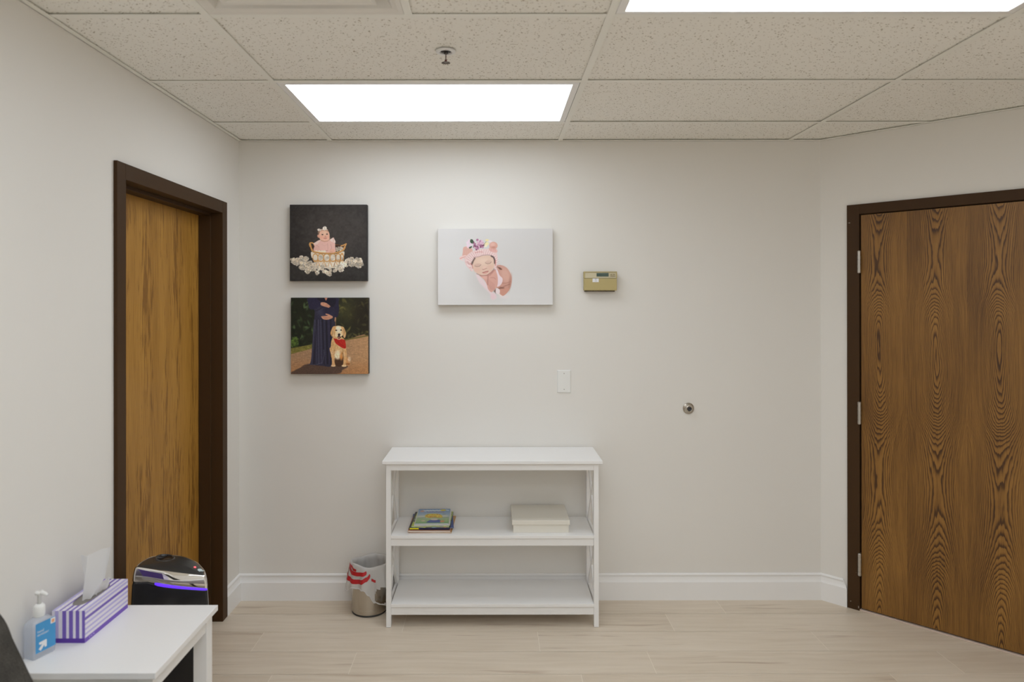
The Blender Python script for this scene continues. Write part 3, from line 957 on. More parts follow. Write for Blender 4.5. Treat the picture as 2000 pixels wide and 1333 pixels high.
# flowers on the bonnet
for x, y in ((240, 150), (230, 200), (270, 110), (260, 230), (300, 180)): el(x + rs.randn() * 8, y, 30, 28, (234, 206, 222), soft=18, a=.8)
for k in range(46):
    a, r_ = rs.rand() * 6.28, math.sqrt(rs.rand())
    x, y = 455 + 110 * r_ * math.cos(a), 178 + 98 * r_ * math.sin(a)
    el(x, y, 26, 22, [(166, 100, 134), (196, 140, 168), (136, 70, 104), (222, 180, 200)][k % 4], rot=k * 40, soft=8, a=.85)
for x, y in ((430, 165), (375, 240), (470, 225), (530, 180)): el(x, y, 14, 12, (232, 206, 206), soft=6, a=.8)
for x, y in ((410, 290), (395, 215), (560, 200)): el(x, y, 14, 12, (96, 44, 70), soft=8, a=.8)
el(322, 120, 34, 44, (52, 78, 54), rot=-20); li([(300, 80), (345, 160)], 6, (92, 118, 88)); po([(260, 240), (320, 215), (330, 235), (280, 270)], (62, 84, 62))
li([(560, 190), (610, 130)], 10, (120, 128, 60)); el(625, 170, 40, 34, (236, 222, 168), rot=-20, soft=14); el(630, 100, 36, 22, (234, 218, 150), soft=14); el(600, 215, 30, 18, (240, 228, 190), soft=12); el(690, 120, 40, 20, (236, 214, 220), soft=16, a=.7)

p3.A = p3.A.mean(2, keepdims=True) + (p3.A - p3.A.mean(2, keepdims=True)) * .86 + np.array((0, 0, 1.5))
for nm, pic, x0, x1, z0, z1, lb, kk, edge, fl in (
    ('a', p1, .281, .688, 1.693, 2.095, 'square canvas photo of a baby in a rattan basket among white flowers, black backdrop', 1.18, (26, 24, 24), 'printed photo of a baby in a basket'),
    ('b', p2, .286, .695, 1.202, 1.605, 'square canvas photo of a person in navy dress beside a golden dog', 1.18, (44, 36, 26), 'printed photo of a dress wearer and a dog'),
    ('c', p3, 1.060, 1.666, 1.565, 1.968, 'wide pale canvas photo of a sleeping newborn in a pink flowered bonnet', 1.08, (206, 203, 198), 'printed photo of a sleeping newborn')):
    D = .036
    t = thing('canvas_print', lb, 'picture', ((x0 + x1) / 2, 0, z0), group='canvas photo prints on the back wall')
    obj('stretched_canvas', boxes((x0, x1, -D, -.003, z0, z1)), mat('canvas_edge', srgb(*edge, 1.1), .7), t, bevel=.0015)
    o = pic.mesh('printed_face', lambda u, v: (x0 + .001 + u * (x1 - x0 - .002), -D - .0006, z1 - .001 - v * (z1 - z0 - .002)), M_print, t, kk)
    tag(o, fl)

# ---------------------------------------------------------------- wall fittings
t = thing('thermostat', 'beige box thermostat with a small grey screen on the back wall', 'thermostat', (1.9155, 0, 1.637))
M_beige = mat('beige_plastic', (0.46, 0.375, 0.165), .45, 0, .4)
M_beigel = mat('pale_beige_plastic', (0.56, 0.50, 0.335), .45, 0, .4)
x0, x1, z0, z1 = 1.829, 2.002, 1.641, 1.740
zs = 1.7055
obj('cover', boxes((x0, x1, -.044, -.012, z0, zs - .0012)), M_beige, t, bevel=.003)
bm = B()
loft(bm, [[(x0, -.012, z), (x1, -.012, z), (x1, -y, z), (x0, -y, z)] for z, y in ((zs, .044), (z1 - .002, .041), (z1, .038))])
f = obj('control_panel', bm, M_beigel, t, bevel=.0015)
obj('top_rim', boxes((x0 - .0006, x1 + .0006, -.0445, -.012, z1 - .0042, z1 + .0006), (x0 - .0006, x0 + .005, -.0445, -.012, zs, z1 - .0042), (x1 - .005, x1 + .0006, -.0445, -.012, zs, z1 - .0042)), M_beige, t, bevel=.001)
obj('back_plate', boxes((x0 + .006, x1 - .006, -.012, -.001, z0 - .006, z1 - .004)), mat('thermostat_base', (.16, .13, .09), .6), t)
M_dig = mat('lcd_dark', srgb(44, 58, 54), .4)
M_lcd = mat('lcd_grey', srgb(74, 92, 84), .2, 0, .5)
obj('screen', boxes((x0 + .066, x0 + .129, -.0452, -.041, zs + .0085, zs + .0265)), M_lcd, t, bevel=.0006)
for a, b, c, d in ((.068, .008, .0165, .002), (.080, .004, .014, .009), (.086, .006, .014, .009), (.120, .002, .012, .013)):
    obj('screen_digit', boxes((x0 + a, x0 + a + b * .5, -.0457, -.0451, zs + c, zs + c + d * .6)), M_dig, t)
M_btn = mat('button_beige', (0.50, 0.43, 0.26), .5)
for bx in (.142, .157):
    b = obj('button', boxes((x0 + bx - .0055, x0 + bx + .0055, -.0462, -.041, zs + .0125, zs + .0235)), M_btn, t, bevel=.001)
    bm = B()
    s = 1 if bx < .15 else -1
    vs = [bm.verts.new((x0 + bx + a, -.0464, zs + .0185 + s * c)) for a, c in ((-.003, -.002), (.003, -.002), (0, .0025))]
    bm.faces.new(vs)
    obj('arrow_mark', bm, mat('mark_brown', srgb(74, 60, 40), .6), b)
bm = B()
for k in range(9): box(bm, x0 + .138 + k * .0029, x0 + .138 + k * .0029 + .0018, -.0447, -.0436, zs + .0075, zs + .0075 + (.003 if k % 3 else .002))
obj('printed_legend', bm, mat('legend_ink', srgb(110, 96, 66), .6), t)
o = obj('sticker', boxes((x0 + .0445, x0 + .077, -.0449, -.0436, zs - .021, zs - .0018)), mat('sticker_white', (.78, .78, .80), .5), t)
tag(o, 'small white paper sticker')
bm = B()
for a, b, c, d in ((.057, .010, -.0055, .0014), (.060, .002, -.0105, .005), (.063, .003, -.0125, .0014), (.0585, .007, -.0165, .0018)):
    box(bm, x0 + a, x0 + a + b, -.0453, -.0448, zs + c, zs + c + d)
obj('handwriting', bm, mat('pen_grey', srgb(150, 150, 158), .6), o)
bm = B()
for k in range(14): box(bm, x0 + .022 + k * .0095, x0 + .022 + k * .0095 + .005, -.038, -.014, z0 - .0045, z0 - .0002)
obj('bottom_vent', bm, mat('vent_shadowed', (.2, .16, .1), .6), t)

t = thing('blank_wall_plate', 'white blank cover plate on the back wall above the shelf', 'wall plate', (1.7275, 0, 1.158))
x0, x1, z0, z1 = 1.691, 1.764, 1.098, 1.219
bm = B()
R_ = lambda i, y: [(x0 + i, -y, z0 + i), (x1 - i, -y, z0 + i), (x1 - i, -y, z1 - i), (x0 + i, -y, z1 - i)]
loft(bm, [R_(0, .0004), R_(0, .0022), R_(.0012, .0042), R_(.0045, .0062)])
obj('plate', bm, mat('plate_white', (.80, .80, .775), .35, 0, .45), t)
for z in (1.2005, 1.1165):
    bm = B()
    lathe(bm, [(0, .0004), (.0026, .0002), (.0031, -.0003)], (0, 0, 0), 16, Matrix.Translation((1.7275, -.0064, z)) @ Matrix.Rotation(math.pi / 2, 4, 'X'))
    s_ = obj('screw', bm, mat('screw_grey', (.42, .40, .37), .4, .5), t)

t = thing('door_stop', 'round metal wall bumper with a dark rubber centre on the back wall', 'door stop', (2.3885, 0, 1.014))
mx = Matrix.Translation((2.3885, 0, 1.014)) @ Matrix.Rotation(math.pi / 2, 4, 'X')
bm = B()
lathe(bm, [(.0300, .0005), (.0305, .003), (.0285, .007), (.024, .0085), (.0215, .011), (.0195, .018), (.0175, .0215), (.0125, .0225), (.0115, .021), (.0115, .018)], n=48, mtx=mx)
obj('steel_cup', bm, M_steel, t, smooth=True)
bm = B()
lathe(bm, [(.0113, .018), (.0110, .0235), (.0085, .0262), (.0050, .0258), (.0045, .0235), (0, .0235)], n=32, mtx=mx)
obj('rubber_bumper', bm, mat('dark_rubber', (.035, .035, .04), .55), t, smooth=True)

# ---------------------------------------------------------------- bookcase
t = thing('bookcase', 'low white open bookcase with crossed side braces against the back wall', 'bookcase', (1.347, -.17, 0))
XL, XRt = .831, 1.862                          # outer faces of the legs
YF, YB = -.322, -.024
LW, LD = .0235, .030
ZT = .811
obj('tabletop', boxes((.8145, 1.8795, -.337, -.006, ZT - .0155, ZT)), M_lam, t, bevel=.0015)
for x in (XL, XRt - LW):
    for y0, y1 in ((YF, YF + LD), (YB - LD, YB)):
        l = obj('leg', boxes((x, x + LW, y0, y1, .0018, ZT - .0157)), M_lam, t, bevel=.001)
        obj('foot_pad', boxes((x + .003, x + LW - .003, y0 + .003, y1 - .003, 0, .0018)), mat('foot_grey', (.3, .28, .26), .8), l)
for nm, za, zb, dy in (('apron', .762, ZT - .0157, .0015), ('apron', .3945, .4300, .007), ('apron', .0595, .0960, .007)):
    obj(nm, boxes((XL + LW, XRt - LW, YF + dy, YF + dy + .015, za, zb)), M_lam, t, bevel=.0008)
    obj('rear_rail', boxes((XL + LW, XRt - LW, YB - .017, YB - .002, za, zb)), M_lam, t, bevel=.0008)
for zt in (.4465, .1145):
    obj('shelf', boxes((XL + LW + .0002, XRt - LW - .0002, YF - .0005, YB - .0005, zt - .0155, zt)), M_lam, t, bevel=.0012)
for x, s in ((XL + .006, 1), (XRt - .006 - .012, -1)):
    for za, zb in ((.762, ZT - .0157), (.395, .4455), (.060, .1135)):
        obj('side_rail', boxes((x, x + .012, YF + LD, YB - LD, za, zb)), M_lam, t, bevel=.0008)
    for za, zb in ((.4455, .762), (.1135, .395)):
        ya, yb = YF + LD, YB - LD
        for k, (p, q_) in enumerate((((ya, za), (yb, zb)), ((ya, zb), (yb, za)))):
            dv = Vector((q_[0] - p[0], q_[1] - p[1])).normalized()
            nv = Vector((-dv.y, dv.x)) * .0095
            o_ = .0006 * k
            bm = B()
            # each brace is trimmed to the opening it crosses
            hw = .0095 / abs(dv.x); vw = .0095 / abs(dv.y)
            s2 = 1 if q_[1] > p[1] else -1
            poly = [(p[0], p[1]), (p[0] + vw, p[1]), (q_[0], q_[1] - s2 * hw), (q_[0], q_[1]), (q_[0] - vw, q_[1]), (p[0], p[1] + s2 * hw)]
            loft(bm, [[(x + .0005 + o_ + e, a, b) for a, b in poly] for e in (0, .0105)])
            obj('cross_brace', bm, M_lam, t, bevel=.0006)

# ---------------------------------------------------------------- storage box
t = thing('storage_box', 'cream lidded keepsake box on the middle shelf of the bookcase', 'box', (1.585, -.152, .4465))
M_card = mat('cream_card', (0.76, 0.73, 0.655), .6, 0, .3)
obj('body', boxes((1.4480, 1.7210, -.2810, -.0235, .4467, .4865)), M_card, t, bevel=.0012)
bm = B()
box(bm, 1.4425, 1.7265, -.2875, -.0175, .4858, .5085)
obj('lid', bm, M_card, t, bevel=.0025)

# ---------------------------------------------------------------- books
pc = Pic(84, 64, 0, 0, 100, 78, (120, 152, 190))
pc.mix(np.clip((pc.Y - 14) / 30, 0, 1), (176, 190, 190)); pc.mix(np.clip((pc.Y - 42) / 14, 0, 1), (150, 178, 128)); pc.mix(np.clip((pc.Y - 64) / 10, 0, 1) * .6, (104, 158, 96))
for x in range(6, 62, 5): pc.line([(x + 8, 9 + (x % 3)), (x + 11, 9 + (x % 2) * 2)], 4.4, (236, 238, 236), a=.85)
pc.ell(12, 13, 7, 5, (190, 150, 136)); pc.ell(78, 8, 9, 4.5, (214, 190, 40)); pc.line([(88, 7), (95, 10)], 4, (230, 236, 240), a=.8)
for x in range(28, 80, 7): pc.line([(x, 18), (x + 4, 18 + (x % 2))], 2.6, (124, 66, 110), a=.75)
pc.ell(16, 42, 16, 6, (206, 204, 186), a=.6); pc.ell(84, 40, 12, 6, (206, 204, 190), a=.6); pc.line([(78, 30), (86, 30)], 2, (96, 106, 116))
pc.line([(5, 50), (30, 46), (60, 50), (97, 47)], 3, (96, 122, 110), a=.6)
pc.poly([(24, 38), (30, 29), (44, 27), (62, 28), (74, 34), (79, 46), (70, 50), (54, 47), (40, 50), (28, 46)], (206, 184, 42))
for k in range(34): pc.ell(28 + rs.rand() * 46, 30 + rs.rand() * 16, 2.2, 1.6, [(196, 90, 52), (228, 208, 70), (176, 126, 40)][k % 3])
pc.poly([(34, 70), (44, 60), (62, 58), (76, 64), (74, 74), (36, 74)], (62, 84, 152)); pc.ell(55, 57, 12, 5, (206, 196, 178)); pc.ell(80, 68, 7, 5, (196, 136, 92)); pc.ell(22, 64, 6, 4, (196, 188, 160)); pc.line([(90, 50), (92, 70)], 3, (170, 190, 120), a=.6)
pb = Pic(70, 80, 0, 0, 70, 80, (30, 26, 30))
for k in range(170):
    x, y = rs.rand() * 70, rs.rand() * 80
    pb.poly([(x, y), (x + 7, y + 1), (x + 6, y + 8), (x - 1, y + 7)], [(84, 120, 180), (196, 60, 66), (96, 132, 60), (206, 150, 50), (40, 96, 84), (60, 50, 90), (190, 200, 90), (120, 160, 190)][rs.randint(8)], a=.9)
pb.line([(2, 0), (2, 80)], 4, (30, 24, 24)); pb.line([(0, 2), (70, 2)], 5, (40, 34, 50)); pb.line([(66, 0), (66, 80)], 5, (36, 34, 60), a=.8)
py_ = Pic(60, 70, 0, 0, 60, 70, (176, 188, 84))
for k in range(90): py_.ell(rs.rand() * 60, rs.rand() * 70, 4, 3, [(214, 206, 80), (60, 80, 140), (120, 150, 60), (70, 60, 100)][k % 4])
M_page = mat('paper_pages', (0.72, 0.69, 0.62), .8, 0, .2)
nt, X, Y, Z = coords(M_page)
setcol(M_page, ramp(nt, noise(nt, vec(nt, X * 3, Y * 3, Z * 1800), 1, 1), [(.3, (.60, .57, .50)), (.7, (.80, .77, .70))]))


def flat(c, k=1.0):
    m = mat('book_cover', srgb(*c), .35, 0, .45)
    return m


BK = [  # x0, x1, y0, y1, thickness, turn, cover colour, picture, label
    (.942, 1.150, -.286, -.022, .0055, -2.0, (196, 150, 88), None, 'thin tan paperback book at the very bottom of the stack on the shelf'),
    (.931, 1.140, -.288, -.020, .0075, .6, (206, 148, 118), None, 'peach covered paperback book, second from the bottom of the stack on the shelf'),
    (.938, 1.146, -.262, -.020, .0030, 4.5, (58, 84, 150), None, 'thin blue paperback book whose corner sticks out at the back left of the stack'),
    (.938, 1.139, -.284, -.024, .0085, -.8, (34, 30, 64), pb, 'dark patterned book with a yellow spine block in the middle of the stack'),
    (.950, 1.136, -.274, -.030, .0045, -1.2, (166, 186, 92), py_, 'thin yellow green paperback book near the top of the stack'),
    (.957, 1.134, -.268, -.034, .0045, 1.4, (222, 222, 214), None, 'thin white paperback book directly beneath the top book of the stack'),
    (.962, 1.127, -.262, -.020, .0050, 1.5, (128, 156, 192), pc, 'blue picture book with a yellow patch on its cover, on top of the stack')]
z = .4466
for x0, x1, y0, y1, th, rot, col, pic, lb in BK:
    xc, yc = (x0 + x1) / 2, (y0 + y1) / 2
    t = thing('book', lb, 'book', (xc, yc, z), math.radians(rot), 'picture books stacked on the middle shelf')
    hx, hy = (x1 - x0) / 2, (y1 - y0) / 2
    mc = flat(col)
    c = .0006
    bm = boxes((-hx, hx, -hy, hy, 0, c), (-hx, hx, -hy, hy, th - c, th))
    side = 'front' if pic is pb else 'left'
    if side == 'front': box(bm, -hx, hx, -hy, -hy + c, c, th - c)
    else: box(bm, -hx, -hx + c, -hy, hy, c, th - c)
    cv = obj('cover', bm, mc, t, local=True)
    obj('pages', boxes((-hx + .0012, hx - .0015, -hy + .0012, hy - .0015, c, th - c)), M_page, t, local=True)
    if pic is not None:
        o = pic.mesh('cover_picture', lambda u, v: (-hx + u * 2 * hx, hy - v * 2 * hy, th + .0002), M_glossprint, None, 1.15)
        o.parent = cv
    if pic is pb:
        o = obj('spine_label', boxes((-hx + .004, -hx + .049, -hy - .0004, -hy + .0002, .0014, th - .0008)), mat('spine_yellow', srgb(224, 214, 30), .45), cv, local=True)
        tag(o, 'yellow spine block')
    z += th + .0003

# ---------------------------------------------------------------- waste bin with its liner
BX, BY = .716, -.127
t = thing('waste_bin', 'small round brushed metal waste bin on the floor left of the bookcase', 'bin', (BX, BY, 0))
bm = B()
lathe(bm, [(0, .004), (.086, .004), (.0885, .012), (.0895, .034), (.0890, .0365), (.0900, .040), (.0900, .230), (.0915, .240), (.0905, .2425), (.0885, .240), (.0885, .03), (0, .03)], (BX, BY, 0), 64)
obj('body', bm, M_steel, t, smooth=True)
bm = B()
lathe(bm, [(0, 0), (.085, 0), (.0885, .003), (.0885, .0075), (.0855, .008)], (BX, BY, 0), 64)
obj('base_ring', bm, mat('bin_base_black', (.03, .03, .03), .5), t, smooth=True)
M_bag = mat('thin_white_plastic', (0.86, 0.85, 0.84), .35, 0, .5, alpha=.84)
M_bag.node_tree.nodes['Principled BSDF'].inputs['Subsurface Weight'].default_value = 0.0
nt = M_bag.node_tree
tr = nt.nodes.new('ShaderNodeBsdfTranslucent'); tr.inputs[0].default_value = (.8, .79, .78, 1)
ms = nt.nodes.new('ShaderNodeMixShader'); ms.inputs[0].default_value = .4
outn = nt.nodes['Material Output']
nt.links.new(nt.nodes['Principled BSDF'].outputs[0], ms.inputs[1]); nt.links.new(tr.outputs[0], ms.inputs[2]); nt.links.new(ms.outputs[0], outn.inputs[0])
rb = np.random.RandomState(3)
ph = rb.rand(12) * 6.28


def wob(a, f, k): return math.sin(a * f + ph[k])


def hem(a):
    """Height of the skirt's lower edge; a = 0 faces the viewer, negative is to the left."""
    d = math.degrees(a)
    pts = [(-180, .155), (-120, .150), (-75, .158), (-55, .128), (-40, .150), (-5, .146), (8, .118), (22, .080), (40, .066), (60, .052), (75, .085), (110, .12), (180, .155)]
    for (u, v), (w, q_) in zip(pts[:-1], pts[1:]):
        if d <= w:
            f = (d - u) / (w - u); f = f * f * (3 - 2 * f)
            return v + (q_ - v) * f
    return .155


def rimz(a): return .2535 + .006 * wob(a, 2, 0) + .003 * wob(a, 5, 1)


def skirt(a, z, off=0.0):
    s = max(0.0, min(1.0, (rimz(a) - z) / .10))
    puff = .012 * s + .006 * s * wob(a, 7, 2) + .004 * s * wob(a, 13, 3) + (.010 * s if -2.2 < a < -.3 else 0) * math.sin(max(0, min(1, (-.3 - a) / 1.9)) * math.pi)
    r = .0975 + puff + off + .0015 * wob(a, 23, 4) * s
    return (BX + r * math.sin(a), BY - r * math.cos(a), z)


t = thing('bin_liner', 'thin white plastic bag with red bands folded over the rim of the metal bin', 'bag', (BX, BY, .25))
bm = B()
NT = 120
rows = []
for k in range(NT):
    a = -math.pi + 2 * math.pi * k / NT
    col = []
    for j in range(10):                         # inside
        f = j / 9
        r = .070 + .0145 * min(1, f * 1.6) + .004 * (1 - f) * wob(a, 6, 5) + .0025 * wob(a, 11, 6)
        zz = .034 + (rimz(a) - .036) * f
        col.append((BX + r * math.sin(a), BY - r * math.cos(a), zz))
    for e in (.3, .7):
        r = .0865 + .011 * e
        col.append((BX + r * math.sin(a), BY - r * math.cos(a), rimz(a) + .004 * math.sin(e * math.pi)))
    for j in range(16):
        f = j / 15
        col.append(skirt(a, rimz(a) - .001 + (hem(a) - rimz(a)) * f))
    rows.append([bm.verts.new(p) for p in col])
m = len(rows[0])
for k in range(NT):
    a = -math.pi + 2 * math.pi * (k + .5) / NT
    d = math.degrees(a)
    A_, B_ = rows[k], rows[(k + 1) % NT]
    for j in range(m - 1):
        if j > 11:
            zz = (A_[j].co.z + A_[j + 1].co.z) / 2
            if 22 < d < 72 and ((d - 45) / 22) ** 2 + ((zz - .108) / .040) ** 2 < 1: continue
        bm.faces.new((A_[j], A_[j + 1], B_[j + 1], B_[j]))
obj('bag_film', bm, M_bag, t, smooth=True)
bm = B()                                         # gathered hem roll along the lower edge
for a0, a1, r_ in ((-85, -2, .0032), (-2, 84, .0036)):
    tube(bm, [Vector(skirt(math.radians(d), hem(math.radians(d)) + .001, .001)) for d in np.linspace(a0, a1, 30)], [r_ * (.55 + .45 * abs(math.sin(k * .9))) for k in range(30)], 8)
obj('gathered_hem', bm, M_bag, t, smooth=True)
M_red = mat('red_plastic_band', srgb(182, 34, 40), .4, 0, .45)


def band(pts, w):
    bm = B()
    n = 36
    prev = None
    P = np.array(pts, float)
    s = np.linspace(0, len(P) - 1, n)
    for k in range(n):
        i = min(int(s[k]), len(P) - 2); f = s[k] - i; f = f * f * (3 - 2 * f)
        a = math.radians(P[i, 0] + (P[i + 1, 0] - P[i, 0]) * (s[k] - i))
        zc = P[i, 1] + (P[i + 1, 1] - P[i, 1]) * f
        ww = w * (.35 if k in (0, n - 1) else 1)
        cur = [bm.verts.new(skirt(a, min(zc + h_, rimz(a) + .001), .0016)) for h_ in (-ww / 2, 0, ww / 2)]
        if prev:
            for u in range(2): bm.faces.new((prev[u], prev[u + 1], cur[u + 1], cur[u]))
        prev = cur
    return bm


for pts, w in (([(-82, .226), (-74, .252), (-60, .243), (-45, .222), (-26, .219), (-8, .222), (2, .229)], .019),
               ([(-84, .222), (-70, .204), (-52, .190), (-34, .182), (-14, .184), (2, .198), (12, .214)], .022),
               ([(-88, .194), (-84, .188)], .012), ([(15, .194), (27, .184)], .013), ([(-70, .250), (-52, .249), (-38, .238), (-30, .236)], .011)):
    tag(obj('drawstring_band', band(pts, w), M_red, t, smooth=True), 'red plastic band')

# ---------------------------------------------------------------- side table
t = thing('side_table', 'square white side table in front of the left door', 'table', (.215, -1.555, 0))
TX0, TX1, TY0, TY1, TZ = .012, .4245, -1.770, -1.340, .555
obj('tabletop', boxes((TX0, TX1, TY0, TY1, TZ - .018, TZ)), M_lam, t, bevel=.0012)
L0, L1, M0, M1 = TX0 + .014, TX1 - .014, TY0 + .014, TY1 - .014
w = .044
for x in (L0, L1 - w):
    for y in (M0, M1 - w):
        obj('leg', boxes((x, x + w, y, y + w, 0, TZ - .0182)), M_lam, t, bevel=.001)
for x0, x1, y0, y1 in ((L0 + w, L1 - w, M0 + .006, M0 + .022), (L0 + w, L1 - w, M1 - .022, M1 - .006), (L0 + .006, L0 + .022, M0 + w, M1 - w), (L1 - .020, L1 - .004, M0 + w, M1 - w)):
    obj('apron', boxes((x0, x1, y0, y1, .489, TZ - .0182)), M_lam, t, bevel=.0008)

# ---------------------------------------------------------------- tissue box
TB = (.033, .131, -1.601, -1.360, TZ, .651)
t = thing('tissue_box', 'purple and white knit-patterned tissue box on the white side table', 'tissue box', ((TB[0] + TB[1]) / 2, (TB[2] + TB[3]) / 2, TZ))
PUR, LAV, WHI, DEEP = (106, 84, 168), (160, 150, 206), (220, 216, 222), (84, 52, 146)


def knit(p, stripe, horizontal):
    """Stripes of chain stitches. stripe: list of (start, end, colour)."""
    u = p.Y if horizontal else p.X
    v = p.X if horizontal else p.Y
    for a, b, c in stripe:
        m = np.clip(.5 + np.minimum(u - a, b - u) / (p.px * 1.3), 0, 1)
        p.mix(m, c)
        ctr = (a + b) / 2
        ch = np.abs(((v + np.abs(u - ctr) * 1.2) / 3.4) % 1 - .5) * 2
        if c == WHI: p.mix(m * np.clip((ch - .72) * 4, 0, 1) * .5, (150, 136, 186))
        elif c == LAV: p.mix(m * np.clip((ch - .45) * 3, 0, 1) * .6, WHI)
        else: p.mix(m * np.clip((ch - .62) * 3, 0, 1) * .35, (170, 154, 206))


wd_, hh_, dd_ = 98, 96, 241
pf = Pic(120, 118, 0, 0, wd_, hh_, WHI)
knit(pf, [(0, 9, WHI), (9, 20, LAV), (20, 31, WHI), (31, 43, PUR), (43, 51, WHI), (51, 63, PUR), (63, 71, WHI), (71, 82, PUR), (82, 90, WHI), (90, 98, PUR)], False)
pf.poly([(0, 82), (98, 82), (98, 96), (0, 96)], DEEP)
pr = Pic(240, 96, 0, 0, dd_, hh_, WHI)
knit(pr, [(0, 5, WHI), (5, 12, LAV), (12, 20, WHI), (20, 29, PUR), (29, 37, WHI), (37, 44, LAV), (44, 53, WHI), (53, 59, LAV), (59, 68, WHI), (68, 74, LAV), (74, 84, WHI)], True)
pr.poly([(0, 82), (241, 82), (241, 96), (0, 96)], (110, 80, 172))
for k, x in enumerate((22, 28, 34, 41, 46)): pr.line([(x, 86), (x + 2, 92 - (k % 2) * 3)], 2.2, (190, 176, 220), a=.8)
pt_ = Pic(96, 200, 0, 0, wd_, dd_, WHI)
knit(pt_, [(0, 8, LAV), (8, 20, WHI), (20, 26, PUR), (26, 38, WHI), (38, 46, PUR), (46, 54, WHI), (54, 62, PUR), (62, 71, WHI), (71, 78, PUR), (78, 90, WHI), (90, 98, LAV)], False)
bm = B()
# carton with an oval mouth cut into the top
x0, x1, y0, y1, z0, z1 = TB
box(bm, x0, x1, y0, y1, z0, z1 - .002)
obj('carton', bm, mat('carton_purple', srgb(*PUR), .5), t, bevel=.0008)
e = .0005
M_kprint = attr_mat('knit_print', .45, .4)
pf.mesh('printed_end', lambda u, v: (x0 + u * (x1 - x0), y0 - e, z1 - v * (z1 - z0)), M_kprint, t, 1.15)
pr.mesh('printed_side', lambda u, v: (x1 + e, y0 + u * (y1 - y0), z1 - v * (z1 - z0)), M_kprint, t, 1.15)
# the top sheet, with the mouth as a real hole
nx, ny = pt_.nx, pt_.ny
o = pt_.mesh('printed_top', lambda u, v: (x0 + u * (x1 - x0), y1 - v * (y1 - y0), z1), M_kprint, t, 1.15)
bm = B(); bm.from_mesh(o.data)
mcx, mcy, mrx, mry = (x1 - x0) / 2, (y1 - y0) / 2, .027, .083
kill = []
for f in bm.faces:
    c = f.calc_center_median() - Vector((0, 0, 0))
    dx, dy = c.x, c.y
    if (abs(dx) / mrx) ** 2.6 + (abs(dy) / mry) ** 2.6 < 1: kill.append(f)
bmesh.ops.delete(bm, geom=kill, context='FACES')
bm.to_mesh(o.data); bm.free()
bm = B()
ccx, ccy = (x0 + x1) / 2, (y0 + y1) / 2
ov = [(ccx + .030 * math.copysign(abs(math.cos(a)) ** .77, math.cos(a)), ccy + .086 * math.copysign(abs(math.sin(a)) ** .77, math.sin(a))) for a in np.linspace(0, 2 * math.pi, 48, endpoint=False)]
bm.faces.new([bm.verts.new((x, y, z1 - .0012)) for x, y in ov])
M_filmg = mat('mouth_film', (.20, .18, .165), .3, 0, .5)
obj('mouth_film', bm, M_filmg, t)

# the tissue standing out of the mouth
tt = thing('tissue', 'white paper tissue standing up out of the purple tissue box', 'tissue', (.082, -1.50, z1))
M_tis = mat('tissue_paper', (.82, .82, .82), .9, 0, .1)
nt = M_tis.node_tree
tr = nt.nodes.new('ShaderNodeBsdfTranslucent'); tr.inputs[0].default_value = (.85, .85, .85, 1)
ms = nt.nodes.new('ShaderNodeMixShader'); ms.inputs[0].default_value = .45
nt.links.new(nt.nodes['Principled BSDF'].outputs[0], ms.inputs[1]); nt.links.new(tr.outputs[0], ms.inputs[2]); nt.links.new(ms.outputs[0], nt.nodes['Material Output'].inputs[0])


def sheet(left, right, n=16, fold=0.006, fr=2.0, seed=0):
    """A draped sheet between two edge curves (bottom to top)."""
    bm = B()
    L = np.array(left, float); R = np.array(right, float)
    def at(P, f):
        s = f * (len(P) - 1); i = min(int(s), len(P) - 2); g = s - i
        return P[i] * (1 - g) + P[i + 1] * g
    rows = []
    for j in range(25):
        f = j / 24
        a, b = at(L, f), at(R, f)
        row = []
        for i in range(n + 1):
            g = i / n
            p = a * (1 - g) + b * g
            off = fold * math.sin(g * math.pi * fr + seed + f * .8) * (.4 + .6 * f)
            row.append(bm.verts.new((p[0] + off * .4, p[1] + off, p[2] + .002 * math.sin(g * 9 + seed))))
        rows.append(row)
    for r0, r1 in zip(rows[:-1], rows[1:]):
        for i in range(n): bm.faces.new((r0[i], r0[i + 1], r1[i + 1], r1[i]))
    return bm


obj('rear_sheet', sheet([(.070, -1.500, .651), (.062, -1.500, .715), (.050, -1.500, .776)], [(.100, -1.49, .651), (.118, -1.480, .72), (.128, -1.470, .782)], fold=.008, fr=2.4, seed=1), M_tis, tt, smooth=True)
obj('front_sheet', sheet([(.080, -1.525, .650), (.088, -1.520, .715), (.098, -1.515, .792)], [(.098, -1.515, .650), (.128, -1.490, .705), (.143, -1.475, .800)], fold=.009, fr=1.6, seed=4), M_tis, tt, smooth=True)
obj('crumpled_fold', sheet([(.090, -1.505, .650), (.100, -1.490, .672), (.110, -1.470, .688)], [(.104, -1.430, .650), (.116, -1.440, .668), (.124, -1.448, .694)], fold=.007, fr=3, seed=2), M_tis, tt, smooth=True)

# ---------------------------------------------------------------- hand sanitizer
t = thing('sanitizer_bottle', 'clear pump bottle of hand sanitizer with a blue label on the side table', 'bottle', (.040, -1.669, TZ), math.radians(71))
M_clear = mat('clear_bottle', (.86, .89, .94), .12, 0, .5)
nt = M_clear.node_tree
tp = nt.nodes.new('ShaderNodeBsdfTransparent'); tp.inputs[0].default_value = (.93, .95, .98, 1)
ms = nt.nodes.new('ShaderNodeMixShader'); ms.inputs[0].default_value = .66
nt.links.new(nt.nodes['Principled BSDF'].outputs[0], ms.inputs[1]); nt.links.new(tp.outputs[0], ms.inputs[2]); nt.links.new(ms.outputs[0], nt.nodes['Material Output'].inputs[0])


